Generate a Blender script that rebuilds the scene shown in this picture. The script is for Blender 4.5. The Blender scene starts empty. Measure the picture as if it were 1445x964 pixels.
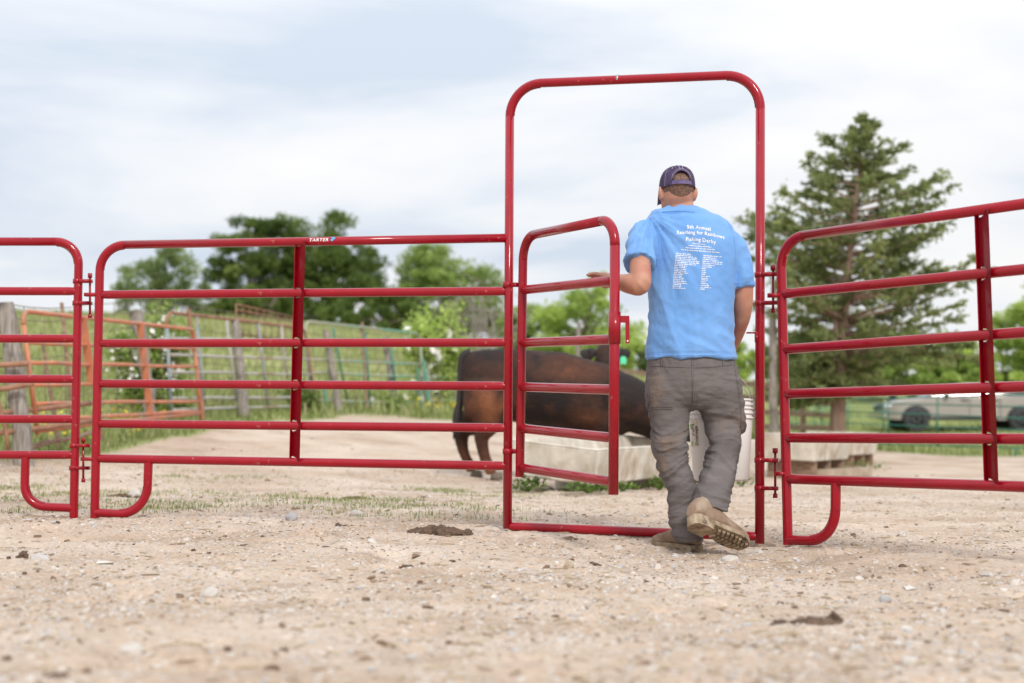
import bpy, bmesh, math, random
import numpy as np
from mathutils import Vector, Matrix, noise as mnoise
from mathutils.bvhtree import BVHTree

random.seed(7)
RNG = np.random.default_rng(11)
S = bpy.context.scene
COL = S.collection
PI = math.pi

# ------------------------------------------------------------------ camera
F = 2007.0                      # focal length in photograph pixels (1445 wide)
CX, CY = 722.5, 482.0
CAM_H = 0.48
PITCH = math.atan(138.0 / F)
cam_d = bpy.data.cameras.new("camera")
cam = bpy.data.objects.new("camera", cam_d)
COL.objects.link(cam)
cam.location = (0, 0, CAM_H)
cam.rotation_euler = (PI / 2 + PITCH, 0, 0)
cam_d.sensor_width = 36.0
cam_d.lens = 36.0 * F / 1445.0
cam_d.clip_end = 2000
cam_d.clip_start = 0.05
cam_d.dof.use_dof = True
cam_d.dof.focus_distance = 6.65
cam_d.dof.aperture_fstop = 2.0
S.camera = cam

# ------------------------------------------------------------------ light
S.view_settings.view_transform = 'Standard'
S.view_settings.look = 'None'
S.view_settings.gamma = 1.0
S.view_settings.exposure = 0.66
SUN_EL, SUN_AZ = math.radians(38), math.radians(163)     # azimuth clockwise from +Y
sun_d = bpy.data.lights.new("sun", 'SUN')
sun_d.energy = 1.5
sun_d.angle = math.radians(11)
sun_d.color = (1.0, 0.95, 0.88)
sun = bpy.data.objects.new("sun", sun_d)
COL.objects.link(sun)
sd = Vector((math.sin(SUN_AZ) * math.cos(SUN_EL), math.cos(SUN_AZ) * math.cos(SUN_EL), math.sin(SUN_EL)))
sun.rotation_euler = sd.to_track_quat('Z', 'Y').to_euler()
sun.location = sd * 40

W = bpy.data.worlds.new("World")
S.world = W
W.use_nodes = True
nt = W.node_tree
nt.nodes.clear()
def wn(t, **kw):
    n = nt.nodes.new(t)
    for k, v in kw.items():
        setattr(n, k, v)
    return n
def math_n(tree, op, a, b=None, clamp=False):
    n = tree.nodes.new('ShaderNodeMath'); n.operation = op; n.use_clamp = clamp
    for i, v in enumerate((a, b)):
        if v is None: continue
        if isinstance(v, (int, float)): n.inputs[i].default_value = v
        else: tree.links.new(v, n.inputs[i])
    return n.outputs[0]
sky = wn('ShaderNodeTexSky'); sky.sky_type = 'NISHITA'; sky.sun_disc = False
sky.sun_elevation = SUN_EL; sky.sun_rotation = SUN_AZ; sky.dust_density = 2.0
bg1 = wn('ShaderNodeBackground'); bg1.inputs['Strength'].default_value = 0.1
nt.links.new(sky.outputs[0], bg1.inputs['Color'])
tc = wn('ShaderNodeTexCoord')
sep = wn('ShaderNodeSeparateXYZ'); nt.links.new(tc.outputs['Generated'], sep.inputs[0])
zz = math_n(nt, 'MAXIMUM', sep.outputs['Z'], 0.0)
den = math_n(nt, 'ADD', zz, 0.16)
u = math_n(nt, 'DIVIDE', sep.outputs['X'], den)
v = math_n(nt, 'DIVIDE', sep.outputs['Y'], den)
comb = wn('ShaderNodeCombineXYZ'); nt.links.new(u, comb.inputs[0]); nt.links.new(v, comb.inputs[1])
mp = wn('ShaderNodeMapping'); nt.links.new(comb.outputs[0], mp.inputs[0])
mp.inputs['Rotation'].default_value = (0, 0, math.radians(-14))
mp.inputs['Scale'].default_value = (0.42, 0.62, 1)
mp.inputs['Location'].default_value = (0.35, 1.15, 0)
n1 = wn('ShaderNodeTexNoise'); n1.inputs['Scale'].default_value = 1.5; n1.inputs['Detail'].default_value = 7
n1.inputs['Roughness'].default_value = 0.52; n1.inputs['Distortion'].default_value = 0.35
nt.links.new(mp.outputs[0], n1.inputs['Vector'])
cr = wn('ShaderNodeValToRGB'); nt.links.new(n1.outputs['Fac'], cr.inputs[0])
e = cr.color_ramp.elements
e[0].position = 0.40; e[0].color = (0.62, 0.69, 0.79, 1)
e[1].position = 0.60; e[1].color = (0.915, 0.905, 0.895, 1)
m_ = cr.color_ramp.elements.new(0.50); m_.color = (0.82, 0.842, 0.88, 1)
zf = math_n(nt, 'MULTIPLY', math_n(nt, 'POWER', zz, 1.6), 0.9)
zf = math_n(nt, 'ADD', zf, 1.0)
bg2 = wn('ShaderNodeBackground'); nt.links.new(cr.outputs[0], bg2.inputs['Color'])
CLOUD = 0.665
nt.links.new(math_n(nt, 'MULTIPLY', zf, CLOUD), bg2.inputs['Strength'])
mixw = wn('ShaderNodeMixShader'); mixw.inputs[0].default_value = 0.95
nt.links.new(bg1.outputs[0], mixw.inputs[1]); nt.links.new(bg2.outputs[0], mixw.inputs[2])
wo = wn('ShaderNodeOutputWorld'); nt.links.new(mixw.outputs[0], wo.inputs['Surface'])

# ------------------------------------------------------------------ helpers
def at(px, py, Y):
    """photograph pixel + distance along y -> world point"""
    dx, dy = px - CX, CY - py
    c, s = math.cos(PITCH), math.sin(PITCH)
    d = Vector((dx, F * c - dy * s, F * s + dy * c))
    k = Y / d.y
    return Vector((d.x * k, Y, CAM_H + d.z * k))

def _hash(ix, iy, iz, seed):
    h = (ix * 374761393 + iy * 668265263 + iz * 2147483647 % 1000003 + iz * 1274126177 + seed * 974634777) & 0xFFFFFFFF
    h = ((h ^ (h >> 13)) * 1274126177) & 0xFFFFFFFF
    return ((h ^ (h >> 16)) & 0xFFFF) / 65535.0
def vnoise(P, scale=1.0, seed=0, octaves=1, rough=0.5):
    P = np.asarray(P, dtype=np.float64)
    out = np.zeros(len(P)); amp = 1.0; tot = 0.0
    for o in range(octaves):
        q = P * scale * (2.03 ** o) + 37.1 * o
        i = np.floor(q).astype(np.int64); f = q - i
        f = f * f * (3 - 2 * f)
        r = 0
        for dx in (0, 1):
            for dy in (0, 1):
                for dz in (0, 1):
                    w = (f[:, 0] if dx else 1 - f[:, 0]) * (f[:, 1] if dy else 1 - f[:, 1]) * (f[:, 2] if dz else 1 - f[:, 2])
                    r = r + w * _hash(i[:, 0] + dx, i[:, 1] + dy, i[:, 2] + dz, seed + o)
        out += amp * (r * 2 - 1); tot += amp; amp *= rough
    return out / tot

class MB:
    def __init__(s): s.v = []; s.f = []; s.c = None
    def add(s, vs, fs):
        o = len(s.v); s.v += [tuple(p) for p in vs]; s.f += [tuple(i + o for i in f) for f in fs]; return s
    def rings(s, rings, cap=True, closed=True):
        n = len(rings[0]); vs = []; fs = []
        for r in rings: vs += [tuple(p) for p in r]
        for a in range(len(rings) - 1):
            for k in range(n if closed else n - 1):
                k2 = (k + 1) % n
                fs.append((a * n + k, a * n + k2, (a + 1) * n + k2, (a + 1) * n + k))
        if cap:
            for idx, flip in ((0, True), (len(rings) - 1, False)):
                cpt = sum((Vector(p) for p in rings[idx]), Vector()) / n
                vs.append(tuple(cpt)); ci = len(vs) - 1
                for k in range(n):
                    a_, b_ = idx * n + k, idx * n + (k + 1) % n
                    fs.append((b_, a_, ci) if flip else (a_, b_, ci))
        return s.add(vs, fs)
    def tube(s, pts, r, n=10, cap=True, flat=1.0, up=None):
        pts = [Vector(p) for p in pts]
        rs = list(r) if hasattr(r, '__len__') else [r] * len(pts)
        rings = []; prev = None
        for i, p in enumerate(pts):
            t = (pts[min(i + 1, len(pts) - 1)] - pts[max(i - 1, 0)])
            if t.length < 1e-9: t = Vector((0, 0, 1))
            t.normalize()
            if prev is None:
                ref = Vector(up) if up is not None else (Vector((0, 0, 1)) if abs(t.z) < 0.9 else Vector((0, 1, 0)))
                a = ref - t * ref.dot(t); a.normalize()
            else:
                a = prev - t * prev.dot(t)
                if a.length < 1e-6: a = Vector((1, 0, 0)) - t * t.x
                a.normalize()
            prev = a
            b = t.cross(a)
            rings.append([p + a * (math.cos(2 * PI * k / n) * rs[i]) + b * (math.sin(2 * PI * k / n) * rs[i] * flat) for k in range(n)])
        return s.rings(rings, cap)
    def box(s, c, size, rot=None, axes=None):
        c = Vector(c); hx, hy, hz = size[0] / 2, size[1] / 2, size[2] / 2
        R = rot if rot is not None else Matrix.Identity(3)
        if axes: R = Matrix(axes).transposed()
        vs = [c + R @ Vector((x * hx, y * hy, z * hz)) for x in (-1, 1) for y in (-1, 1) for z in (-1, 1)]
        return s.add(vs, [(0, 1, 3, 2), (4, 6, 7, 5), (0, 4, 5, 1), (2, 3, 7, 6), (0, 2, 6, 4), (1, 5, 7, 3)])
    def ball(s, c, r, n=10, m=7, jitter=0.0, rot=None):
        c = Vector(c); r = Vector(r) if hasattr(r, '__len__') else Vector((r, r, r))
        R = rot if rot is not None else Matrix.Identity(3)
        rings = []
        for i in range(1, m):
            th = PI * i / m
            rings.append([c + R @ Vector((r.x * math.sin(th) * math.cos(2 * PI * k / n) * (1 + random.uniform(-jitter, jitter)),
                                      r.y * math.sin(th) * math.sin(2 * PI * k / n) * (1 + random.uniform(-jitter, jitter)), -r.z * math.cos(th) * (1 + random.uniform(-jitter, jitter) * .5))) for k in range(n)])
        o = len(s.v); s.rings(rings, True)
        s.v[-2] = tuple(c + R @ Vector((0, 0, -r.z))); s.v[-1] = tuple(c + R @ Vector((0, 0, r.z)))
        return s

def ell(c, a, b, n=24, p=2.0, ax=(1, 0, 0), ay=(0, 1, 0)):
    c = Vector(c); ax = Vector(ax); ay = Vector(ay); out = []
    for k in range(n):
        t = 2 * PI * k / n; ct, st = math.cos(t), math.sin(t)
        x = math.copysign(abs(ct) ** (2 / p), ct) * a; y = math.copysign(abs(st) ** (2 / p), st) * b
        out.append(c + ax * x + ay * y)
    return out
def spline(pts, n=6):
    """Catmull-Rom through n-dim points"""
    P = np.array([list(p) for p in pts], float)
    P = np.vstack([2 * P[0] - P[1], P, 2 * P[-1] - P[-2]]); out = []
    for i in range(1, len(P) - 2):
        for k in range(n):
            t = k / n
            out.append(0.5 * (2 * P[i] + (P[i + 1] - P[i - 1]) * t + (2 * P[i - 1] - 5 * P[i] + 4 * P[i + 1] - P[i + 2]) * t ** 2 + (3 * P[i] - P[i - 1] - 3 * P[i + 1] + P[i + 2]) * t ** 3))
    out.append(P[-2]); return np.array(out)
def limb(mb, pts, n=16, k=6, flat=1.0, up=None):
    q = spline(pts, k); mb.tube(q[:, :3], q[:, 3], n, flat=flat, up=up); return mb

WL = {}
def link(o, parent, wloc):
    COL.objects.link(o)
    WL[o.name] = Vector(wloc)
    if parent is not None:
        o.parent = parent
        o.location = Vector(wloc) - WL[parent.name]
    else:
        o.location = wloc
    return o
def mesh_np(name, V, Fs, smooth=False):
    me = bpy.data.meshes.new(name)
    me.from_pydata([], [], []) if len(V) == 0 else None
    V = np.asarray(V, dtype=np.float32)
    if isinstance(Fs, np.ndarray):
        nf, k = Fs.shape
        me.vertices.add(len(V)); me.vertices.foreach_set('co', V.ravel())
        me.loops.add(nf * k); me.loops.foreach_set('vertex_index', Fs.astype(np.int32).ravel())
        me.polygons.add(nf); me.polygons.foreach_set('loop_start', np.arange(0, nf * k, k, dtype=np.int32))
        me.polygons.foreach_set('loop_total', np.full(nf, k, dtype=np.int32))
        me.update(calc_edges=True)
    else:
        me.from_pydata([tuple(p) for p in V], [], Fs); me.update()
    me.polygons.foreach_set('use_smooth', [bool(smooth)] * len(me.polygons))
    return me
def obj(name, mb, mat, parent=None, smooth=True, label=None, cat=None, group=None, kind=None, tone=None, auto=None):
    if isinstance(mb, MB): V, Fs = np.array(mb.v, dtype=np.float64), mb.f
    else: V, Fs = mb
    lo, hi = V.min(0), V.max(0)
    o_ = np.array([(lo[0] + hi[0]) / 2, (lo[1] + hi[1]) / 2, lo[2]])
    me = mesh_np(name, V - o_, Fs, smooth)
    if auto is not None: 
        try: me.set_sharp_from_angle(angle=math.radians(auto))
        except Exception: pass
    if tone is not None:
        a = me.attributes.new('tone', 'FLOAT', 'POINT'); a.data.foreach_set('value', np.asarray(tone, dtype=np.float32))
    me.materials.append(mat)
    o = bpy.data.objects.new(name, me)
    link(o, parent, o_)
    tag(o, label, cat, group, kind)
    return o
def tag(o, label=None, cat=None, group=None, kind=None):
    for k, x in (('label', label), ('category', cat), ('group', group), ('kind', kind)):
        if x: o[k] = x
    return o
def thing(name, label, cat, loc, group=None):
    o = bpy.data.objects.new(name, None); o.empty_display_size = 0.1
    link(o, None, loc); tag(o, label, cat, group); return o
def fuse(mb, voxel=0.008, smooth=6, factor=0.5):
    """union of closed shells -> (V, F) of one continuous skin"""
    me = bpy.data.meshes.new('tmp'); me.from_pydata(mb.v, [], mb.f); me.update()
    o = bpy.data.objects.new('tmp', me); COL.objects.link(o)
    m = o.modifiers.new('r', 'REMESH'); m.mode = 'VOXEL'; m.voxel_size = voxel
    if smooth:
        m2 = o.modifiers.new('s', 'SMOOTH'); m2.iterations = smooth; m2.factor = factor
    dg = bpy.context.evaluated_depsgraph_get(); dg.update()
    e = o.evaluated_get(dg); em = e.to_mesh()
    V = np.empty(len(em.vertices) * 3, np.float32); em.vertices.foreach_get('co', V); V = V.reshape(-1, 3).astype(np.float64)
    N = np.empty(len(em.vertices) * 3, np.float32); em.vertices.foreach_get('normal', N); N = N.reshape(-1, 3).astype(np.float64)
    L = np.empty(len(em.polygons) * 4, np.int32)
    assert len(em.loops) == len(em.polygons) * 4
    em.loops.foreach_get('vertex_index', L); L = L.reshape(-1, 4)
    e.to_mesh_clear(); bpy.data.objects.remove(o); bpy.data.meshes.remove(me)
    return V, L, N

# ------------------------------------------------------------------ materials
MATS = {}
def pmat(name, c1, c2=None, scale=6, rough=0.6, bump=0.0, bscale=80, detail=5, metallic=0.0, coat=0.0, stretch=(1, 1, 1),
         lo=0.35, hi=0.65, c3=None, c3scale=3, c3lo=0.55, c3hi=0.7, bdist=0.01, spec=0.5, rough2=None, sheen=0.0):
    m = bpy.data.materials.new(name); m.use_nodes = True; t = m.node_tree; b = t.nodes['Principled BSDF']
    tcn = t.nodes.new('ShaderNodeTexCoord'); mpn = t.nodes.new('ShaderNodeMapping')
    mpn.inputs['Scale'].default_value = stretch; t.links.new(tcn.outputs['Object'], mpn.inputs[0])
    c2 = c2 or c1
    n = t.nodes.new('ShaderNodeTexNoise'); n.inputs['Scale'].default_value = scale; n.inputs['Detail'].default_value = detail
    t.links.new(mpn.outputs[0], n.inputs['Vector'])
    r = t.nodes.new('ShaderNodeValToRGB'); t.links.new(n.outputs['Fac'], r.inputs[0])
    r.color_ramp.elements[0].position = lo; r.color_ramp.elements[0].color = (*c1, 1)
    r.color_ramp.elements[1].position = hi; r.color_ramp.elements[1].color = (*c2, 1)
    out = r.outputs[0]
    if c3:
        n3 = t.nodes.new('ShaderNodeTexNoise'); n3.inputs['Scale'].default_value = c3scale; n3.inputs['Detail'].default_value = 6
        t.links.new(tcn.outputs['Object'], n3.inputs['Vector'])
        r3 = t.nodes.new('ShaderNodeMapRange'); r3.inputs[1].default_value = c3lo; r3.inputs[2].default_value = c3hi
        t.links.new(n3.outputs['Fac'], r3.inputs[0])
        mx = t.nodes.new('ShaderNodeMix'); mx.data_type = 'RGBA'
        t.links.new(r3.outputs[0], mx.inputs['Factor']); t.links.new(out, mx.inputs['A']); mx.inputs['B'].default_value = (*c3, 1)
        out = mx.outputs['Result']
        if rough2 is not None:
            rr = t.nodes.new('ShaderNodeMapRange'); rr.inputs[3].default_value = rough; rr.inputs[4].default_value = rough2
            t.links.new(r3.outputs[0], rr.inputs[0]); t.links.new(rr.outputs[0], b.inputs['Roughness'])
    t.links.new(out, b.inputs['Base Color'])
    if rough2 is None: b.inputs['Roughness'].default_value = rough
    b.inputs['Metallic'].default_value = metallic
    b.inputs['Specular IOR Level'].default_value = spec
    b.inputs['Coat Weight'].default_value = coat; b.inputs['Coat Roughness'].default_value = 0.035
    if sheen: b.inputs['Sheen Weight'].default_value = sheen
    if bump:
        nb = t.nodes.new('ShaderNodeTexNoise'); nb.inputs['Scale'].default_value = bscale; nb.inputs['Detail'].default_value = 4
        t.links.new(mpn.outputs[0], nb.inputs['Vector'])
        bp = t.nodes.new('ShaderNodeBump'); bp.inputs['Strength'].default_value = bump; bp.inputs['Distance'].default_value = bdist
        t.links.new(nb.outputs['Fac'], bp.inputs['Height']); t.links.new(bp.outputs[0], b.inputs['Normal'])
    MATS[name] = m; return m
def tonemat(name, cols, rough=0.7, trans=0.0, spec=0.3):
    """colour picked by the per-vertex attribute 'tone' (each leaf, blade or pebble has its own)"""
    m = bpy.data.materials.new(name); m.use_nodes = True; t = m.node_tree; b = t.nodes['Principled BSDF']
    a = t.nodes.new('ShaderNodeAttribute'); a.attribute_name = 'tone'
    r = t.nodes.new('ShaderNodeValToRGB'); t.links.new(a.outputs['Fac'], r.inputs[0])
    els = r.color_ramp.elements
    while len(els) < len(cols): els.new(0.5)
    for i, c in enumerate(cols):
        els[i].position = i / (len(cols) - 1); els[i].color = (*c, 1)
    t.links.new(r.outputs[0], b.inputs['Base Color']); b.inputs['Roughness'].default_value = rough
    b.inputs['Specular IOR Level'].default_value = spec
    if trans:
        tr = t.nodes.new('ShaderNodeBsdfTranslucent'); t.links.new(r.outputs[0], tr.inputs['Color'])
        mx = t.nodes.new('ShaderNodeMixShader'); mx.inputs[0].default_value = trans
        t.links.new(b.outputs[0], mx.inputs[1]); t.links.new(tr.outputs[0], mx.inputs[2])
        t.links.new(mx.outputs[0], t.nodes['Material Output'].inputs['Surface'])
    MATS[name] = m; return m

RED = pmat('red_paint', (0.275, 0.0014, 0.010), (0.315, 0.002, 0.0125), 9, rough=0.34, coat=0.55, bump=0.03, bscale=120, bdist=0.001,
           c3=(0.40, 0.17, 0.13), c3scale=38, c3lo=0.66, c3hi=0.80, rough2=0.75, spec=0.16)
STEEL = pmat('worn_steel', (0.35, 0.33, 0.32), (0.5, 0.48, 0.46), 20, rough=0.45, metallic=0.7)
WHITE_P = pmat('white_print', (0.85, 0.85, 0.85), None, rough=0.7)
BLUE_P = pmat('blue_print', (0.05, 0.35, 0.65), None, rough=0.6)
ORANGE = pmat('orange_paint', (0.50, 0.165, 0.085), (0.60, 0.23, 0.13), 5, rough=0.6, c3=(0.34, 0.20, 0.15), c3scale=4, c3lo=0.50, c3hi=0.66)
RUST = pmat('rusty_pipe', (0.22, 0.10, 0.06), (0.36, 0.19, 0.12), 7, rough=0.85, bump=0.2)
GREYBLUE = pmat('weathered_grey_pipe', (0.38, 0.36, 0.34), (0.48, 0.45, 0.42), 3, rough=0.75, c3=(0.30, 0.19, 0.13), c3scale=1.6, c3lo=0.52, c3hi=0.62)
BLUEPIPE = pmat('faded_blue_pipe', (0.20, 0.26, 0.33), (0.34, 0.37, 0.40), 4, rough=0.7, c3=(0.30, 0.19, 0.13), c3scale=3, c3lo=0.55, c3hi=0.66)
PALEGREEN = pmat('weathered_green_pipe', (0.34, 0.36, 0.28), (0.40, 0.35, 0.28), 1.6, rough=0.75, c3=(0.18, 0.36, 0.27), c3scale=0.9, c3lo=0.45, c3hi=0.6)
GREEN = pmat('green_paint', (0.02, 0.16, 0.12), (0.04, 0.21, 0.16), 6, rough=0.5)
TEAL = pmat('bright_green_post', (0.06, 0.22, 0.15), (0.12, 0.29, 0.21), 8, rough=0.6)
WOOD = pmat('weathered_wood', (0.17, 0.145, 0.125), (0.38, 0.34, 0.30), 14, rough=0.9, bump=0.7, bscale=20, stretch=(3, 3, 0.25), bdist=0.02,
            c3=(0.10, 0.08, 0.065), c3scale=5, c3lo=0.56, c3hi=0.7)
BROWNWOOD = pmat('brown_wood', (0.20, 0.125, 0.085), (0.36, 0.25, 0.18), 10, rough=0.9, bump=0.5, bscale=30, stretch=(0.4, 3, 3))
TIMBER = pmat('pale_timber', (0.34, 0.26, 0.19), (0.46, 0.37, 0.28), 8, rough=0.9, bump=0.4, bscale=30)
WIRE = pmat('rusty_wire', (0.14, 0.11, 0.09), (0.22, 0.16, 0.12), 8, rough=0.7)
CONC = pmat('concrete', (0.47, 0.42, 0.345), (0.68, 0.63, 0.55), 4, rough=0.92, bump=0.6, bscale=60, detail=9, bdist=0.006, stretch=(1.6, 1.6, .7),
            c3=(0.38, 0.30, 0.21), c3scale=5, c3lo=0.50, c3hi=0.74)
SKIN = pmat('skin', (0.42, 0.20, 0.13), (0.49, 0.25, 0.17), 14, rough=0.55, bump=0.08, bscale=300, bdist=0.001, c3=(0.42, 0.155, 0.105), c3scale=9, c3lo=0.5, c3hi=0.72)
HAIR = pmat('short_brown_hair', (0.09, 0.05, 0.035), (0.22, 0.125, 0.085), 120, rough=0.7, bump=0.6, bscale=500, bdist=0.002)
SHIRT = pmat('blue_cotton', (0.138, 0.315, 0.65), (0.172, 0.355, 0.69), 5, rough=0.9, bump=0.5, bscale=15, bdist=0.010, sheen=0.2, spec=0.2, stretch=(1.5, 1.2, .8))
TROUS = pmat('grey_canvas', (0.125, 0.112, 0.111), (0.168, 0.152, 0.150), 7, rough=0.92, bump=0.55, bscale=26, bdist=0.010, spec=0.2, stretch=(.8, .8, 2.4),
             c3=(0.23, 0.16, 0.11), c3scale=4.5, c3lo=0.56, c3hi=0.74)
LEATHER = pmat('dusty_tan_leather', (0.19, 0.122, 0.08), (0.31, 0.22, 0.155), 14, rough=0.85, bump=0.5, bscale=70, bdist=0.004, c3=(0.40, 0.32, 0.24), c3scale=10, c3lo=0.5, c3hi=0.7)
SOLE = pmat('muddy_sole', (0.20, 0.145, 0.09), (0.42, 0.33, 0.23), 22, rough=0.95, bump=0.8, bscale=60, bdist=0.006, c3=(0.09, 0.065, 0.045), c3scale=18, c3lo=0.55, c3hi=0.66)
DENIM = pmat('purple_denim', (0.095, 0.072, 0.165), (0.155, 0.12, 0.245), 30, rough=0.9, bump=0.2, bscale=600, bdist=0.001, c3=(0.19, 0.13, 0.22), c3scale=12, c3lo=0.5, c3hi=0.75)
STITCH = pmat('pale_stitching', (0.5, 0.44, 0.45), None, rough=0.9)
DARK = pmat('dark_cloth', (0.03, 0.025, 0.04), None, rough=0.9)
PLASTIC = pmat('white_plastic', (0.88, 0.87, 0.85), (0.84, 0.83, 0.80), 6, rough=0.4, c3=(0.8, 0.74, 0.66), c3scale=6, c3lo=0.62, c3hi=0.9)
_t = PLASTIC.node_tree; _tr = _t.nodes.new('ShaderNodeBsdfTranslucent'); _tr.inputs[0].default_value = (.86, .84, .80, 1); _mx = _t.nodes.new('ShaderNodeMixShader'); _mx.inputs[0].default_value = .12
_t.links.new(_t.nodes['Principled BSDF'].outputs[0], _mx.inputs[1]); _t.links.new(_tr.outputs[0], _mx.inputs[2]); _t.links.new(_mx.outputs[0], _t.nodes['Material Output'].inputs['Surface'])
INK = pmat('black_print', (0.03, 0.03, 0.03), None, rough=0.7)
GREENINK = pmat('green_print', (0.2, 0.5, 0.12), None, rough=0.7)
LABELM = pmat('beige_label', (0.62, 0.56, 0.46), (0.7, 0.65, 0.56), 10, rough=0.7)
HOOF = pmat('hoof_horn', (0.10, 0.075, 0.055), (0.2, 0.16, 0.12), 12, rough=0.7)
EARTAG = pmat('green_ear_tag', (0.12, 0.72, 0.42), None, rough=0.45)
DUNG = pmat('dried_dung', (0.085, 0.052, 0.034), (0.16, 0.105, 0.07), 16, rough=0.95, bump=0.9, bscale=70, bdist=0.01)
ROCKM = pmat('pale_limestone', (0.44, 0.40, 0.36), (0.62, 0.58, 0.53), 9, rough=0.9, bump=0.5, bscale=50, bdist=0.006)
ROCKT = pmat('tan_stone', (0.36, 0.28, 0.20), (0.50, 0.41, 0.31), 9, rough=0.9, bump=0.5, bscale=50, bdist=0.006)
ROCKG = pmat('grey_stone', (0.32, 0.315, 0.32), (0.45, 0.44, 0.44), 9, rough=0.9, bump=0.5, bscale=50, bdist=0.006)
BARK = pmat('bark', (0.13, 0.10, 0.08), (0.26, 0.21, 0.17), 9, rough=0.95, bump=0.8, bscale=14, stretch=(3, 3, 0.4), bdist=0.03)
CEDARBARK = pmat('cedar_bark', (0.20, 0.12, 0.085), (0.36, 0.25, 0.19), 9, rough=0.95, bump=0.8, bscale=14, stretch=(3, 3, 0.3), bdist=0.03)
PAINT = pmat('champagne_car_paint', (0.32, 0.285, 0.255), (0.35, 0.31, 0.275), 3, rough=0.35, metallic=0.35, coat=0.8)
GLASS = pmat('dark_car_glass', (0.02, 0.024, 0.03), None, rough=0.05, spec=0.5)
RUBBER = pmat('tyre_rubber', (0.03, 0.03, 0.034), (0.05, 0.05, 0.055), 10, rough=0.85)
RIM = pmat('dark_wheel_rim', (0.07, 0.07, 0.08), (0.12, 0.12, 0.13), 8, rough=0.4, metallic=0.6)
BLACKT = pmat('black_trim', (0.02, 0.02, 0.022), None, rough=0.6)
LAMP = pmat('headlight_lens', (0.7, 0.72, 0.75), None, rough=0.1, spec=0.8)

# ------------------------------------------------------------------ ground
CP = np.array([
    (-3, -4, 0), (3, -4, 0), (0, 0, 0), (-4, 1, 0.01), (4, 1, -0.01), (0, 3, 0), (-2.5, 4, 0.02), (2.5, 4, -0.02),
    (-.023, 7.08, .035), (1.164, 6.68, -.003), (1.254, 6.58, -.008), (-2.16, 7.41, .07), (-3.4, 7.5, .07), (.78, 6.42, -.028), (2.2, 5.4, -.025), (3.2, 5.0, -.03),
    (-.4, 14, .10), (.5, 11.4, .05), (-.2, 11.6, .06), (1.2, 12, .03), (2, 14, .03), (4, 17, .03), (5.7, 22, .1), (7.5, 27, .2), (10, 26, .16), (3, 9, -.02), (6, 9, -.03), (6, 16, .02),
    (-4.4, 12.5, .27), (-4.6, 18, .70), (-3.8, 20, .76), (-3, 24, .95), (-2.4, 27, 1.07), (-1.2, 28, 1.08), (0, 25, .74), (2.3, 31, .72), (1.0, 20, .32),
    (5.9, 26, .35), (10.3, 44, .68), (15, 44, .72), (14, 30, .3), (-9, 12, .5), (-9, 20, 1.3),
    (-14, 40, 3.4), (-25, 70, 6.6), (-12, 70, 6.3), (-8, 40, 2.7), (-3, 45, 2.6), (-3, 75, 5.6), (4, 60, 2.9), (8, 80, 4.0), (20, 60, 2.0), (24, 90, 3.5), (-40, 30, 4),
    (-30, 110, 8.4), (-8, 110, 8.0), (10, 110, 5.5), (40, 110, 4.0), (-120, 60, 8), (120, 60, 1.5), (-150, 250, 12), (0, 250, 11), (150, 250, 7), (-60, -60, 0), (60, -60, -.5), (-60, 5, 1.2), (60, 10, -.5)], float)
def _U(r2): return np.where(r2 > 1e-12, 0.5 * r2 * np.log(np.maximum(r2, 1e-12)), 0)
_n = len(CP)
_K = _U(((CP[:, None, :2] - CP[None, :, :2]) ** 2).sum(-1)) + np.eye(_n) * 0.02
_P = np.hstack([np.ones((_n, 1)), CP[:, :2]])
_A = np.block([[_K, _P], [_P.T, np.zeros((3, 3))]])
_w = np.linalg.solve(_A, np.concatenate([CP[:, 2], np.zeros(3)]))
def base_z(x, y):
    x = np.atleast_1d(np.asarray(x, float)); y = np.atleast_1d(np.asarray(y, float)); out = np.empty(x.shape)
    fx, fy, fo = x.ravel(), y.ravel(), np.empty(x.size)
    for a in range(0, x.size, 40000):
        X, Y = fx[a:a + 40000], fy[a:a + 40000]
        r2 = (X[:, None] - CP[None, :, 0]) ** 2 + (Y[:, None] - CP[None, :, 1]) ** 2
        fo[a:a + 40000] = _U(r2) @ _w[:_n] + _w[_n] + _w[_n + 1] * X + _w[_n + 2] * Y
    return fo.reshape(x.shape)
EDGE_X = [-60, -4.9, -4.2, -3.9, -3.4, -2.5, -.9, 2.3, 5, 7.5, 14, 60]
EDGE_Y = [11.6, 11.8, 13.2, 15.5, 20, 23.5, 25.5, 27, 25, 26.5, 25, 25]
def grassy(x, y):
    """1 in the grass, 0 on the bare yard"""
    P = np.stack([x, y, np.zeros_like(x)], -1).reshape(-1, 3)
    n = (vnoise(P, 0.9, 5, 3) * 1.4).reshape(np.shape(x))
    d = y - np.interp(x, EDGE_X, EDGE_Y) + n
    return np.clip(d / 1.2 + 0.5, 0, 1)
def gz(x, y):
    X = np.atleast_1d(np.asarray(x, float)); Y = np.atleast_1d(np.asarray(y, float))
    P = np.stack([X, Y, np.zeros_like(X)], -1).reshape(-1, 3)
    h = vnoise(P, 1.3, 1, 2) * 0.018 + vnoise(P, 7, 2, 2) * 0.008 + vnoise(P, 26, 3, 2) * 0.005
    near = np.clip((14 - P[:, 1]) / 5, 0, 1)
    dent = np.clip(vnoise(P, 4.2, 8, 2) - .30, 0, 1) * -.07 + np.clip(vnoise(P, 9, 14, 1) - .45, 0, 1) * -.05
    h = h + (vnoise(P, .8, 15, 2) * .016 + dent) * near * np.clip((P[:, 1] - 1) / 2, 0, 1)
    return base_z(X, Y) + h.reshape(X.shape)
def g1(x, y): return float(gz(x, y)[0])

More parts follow.
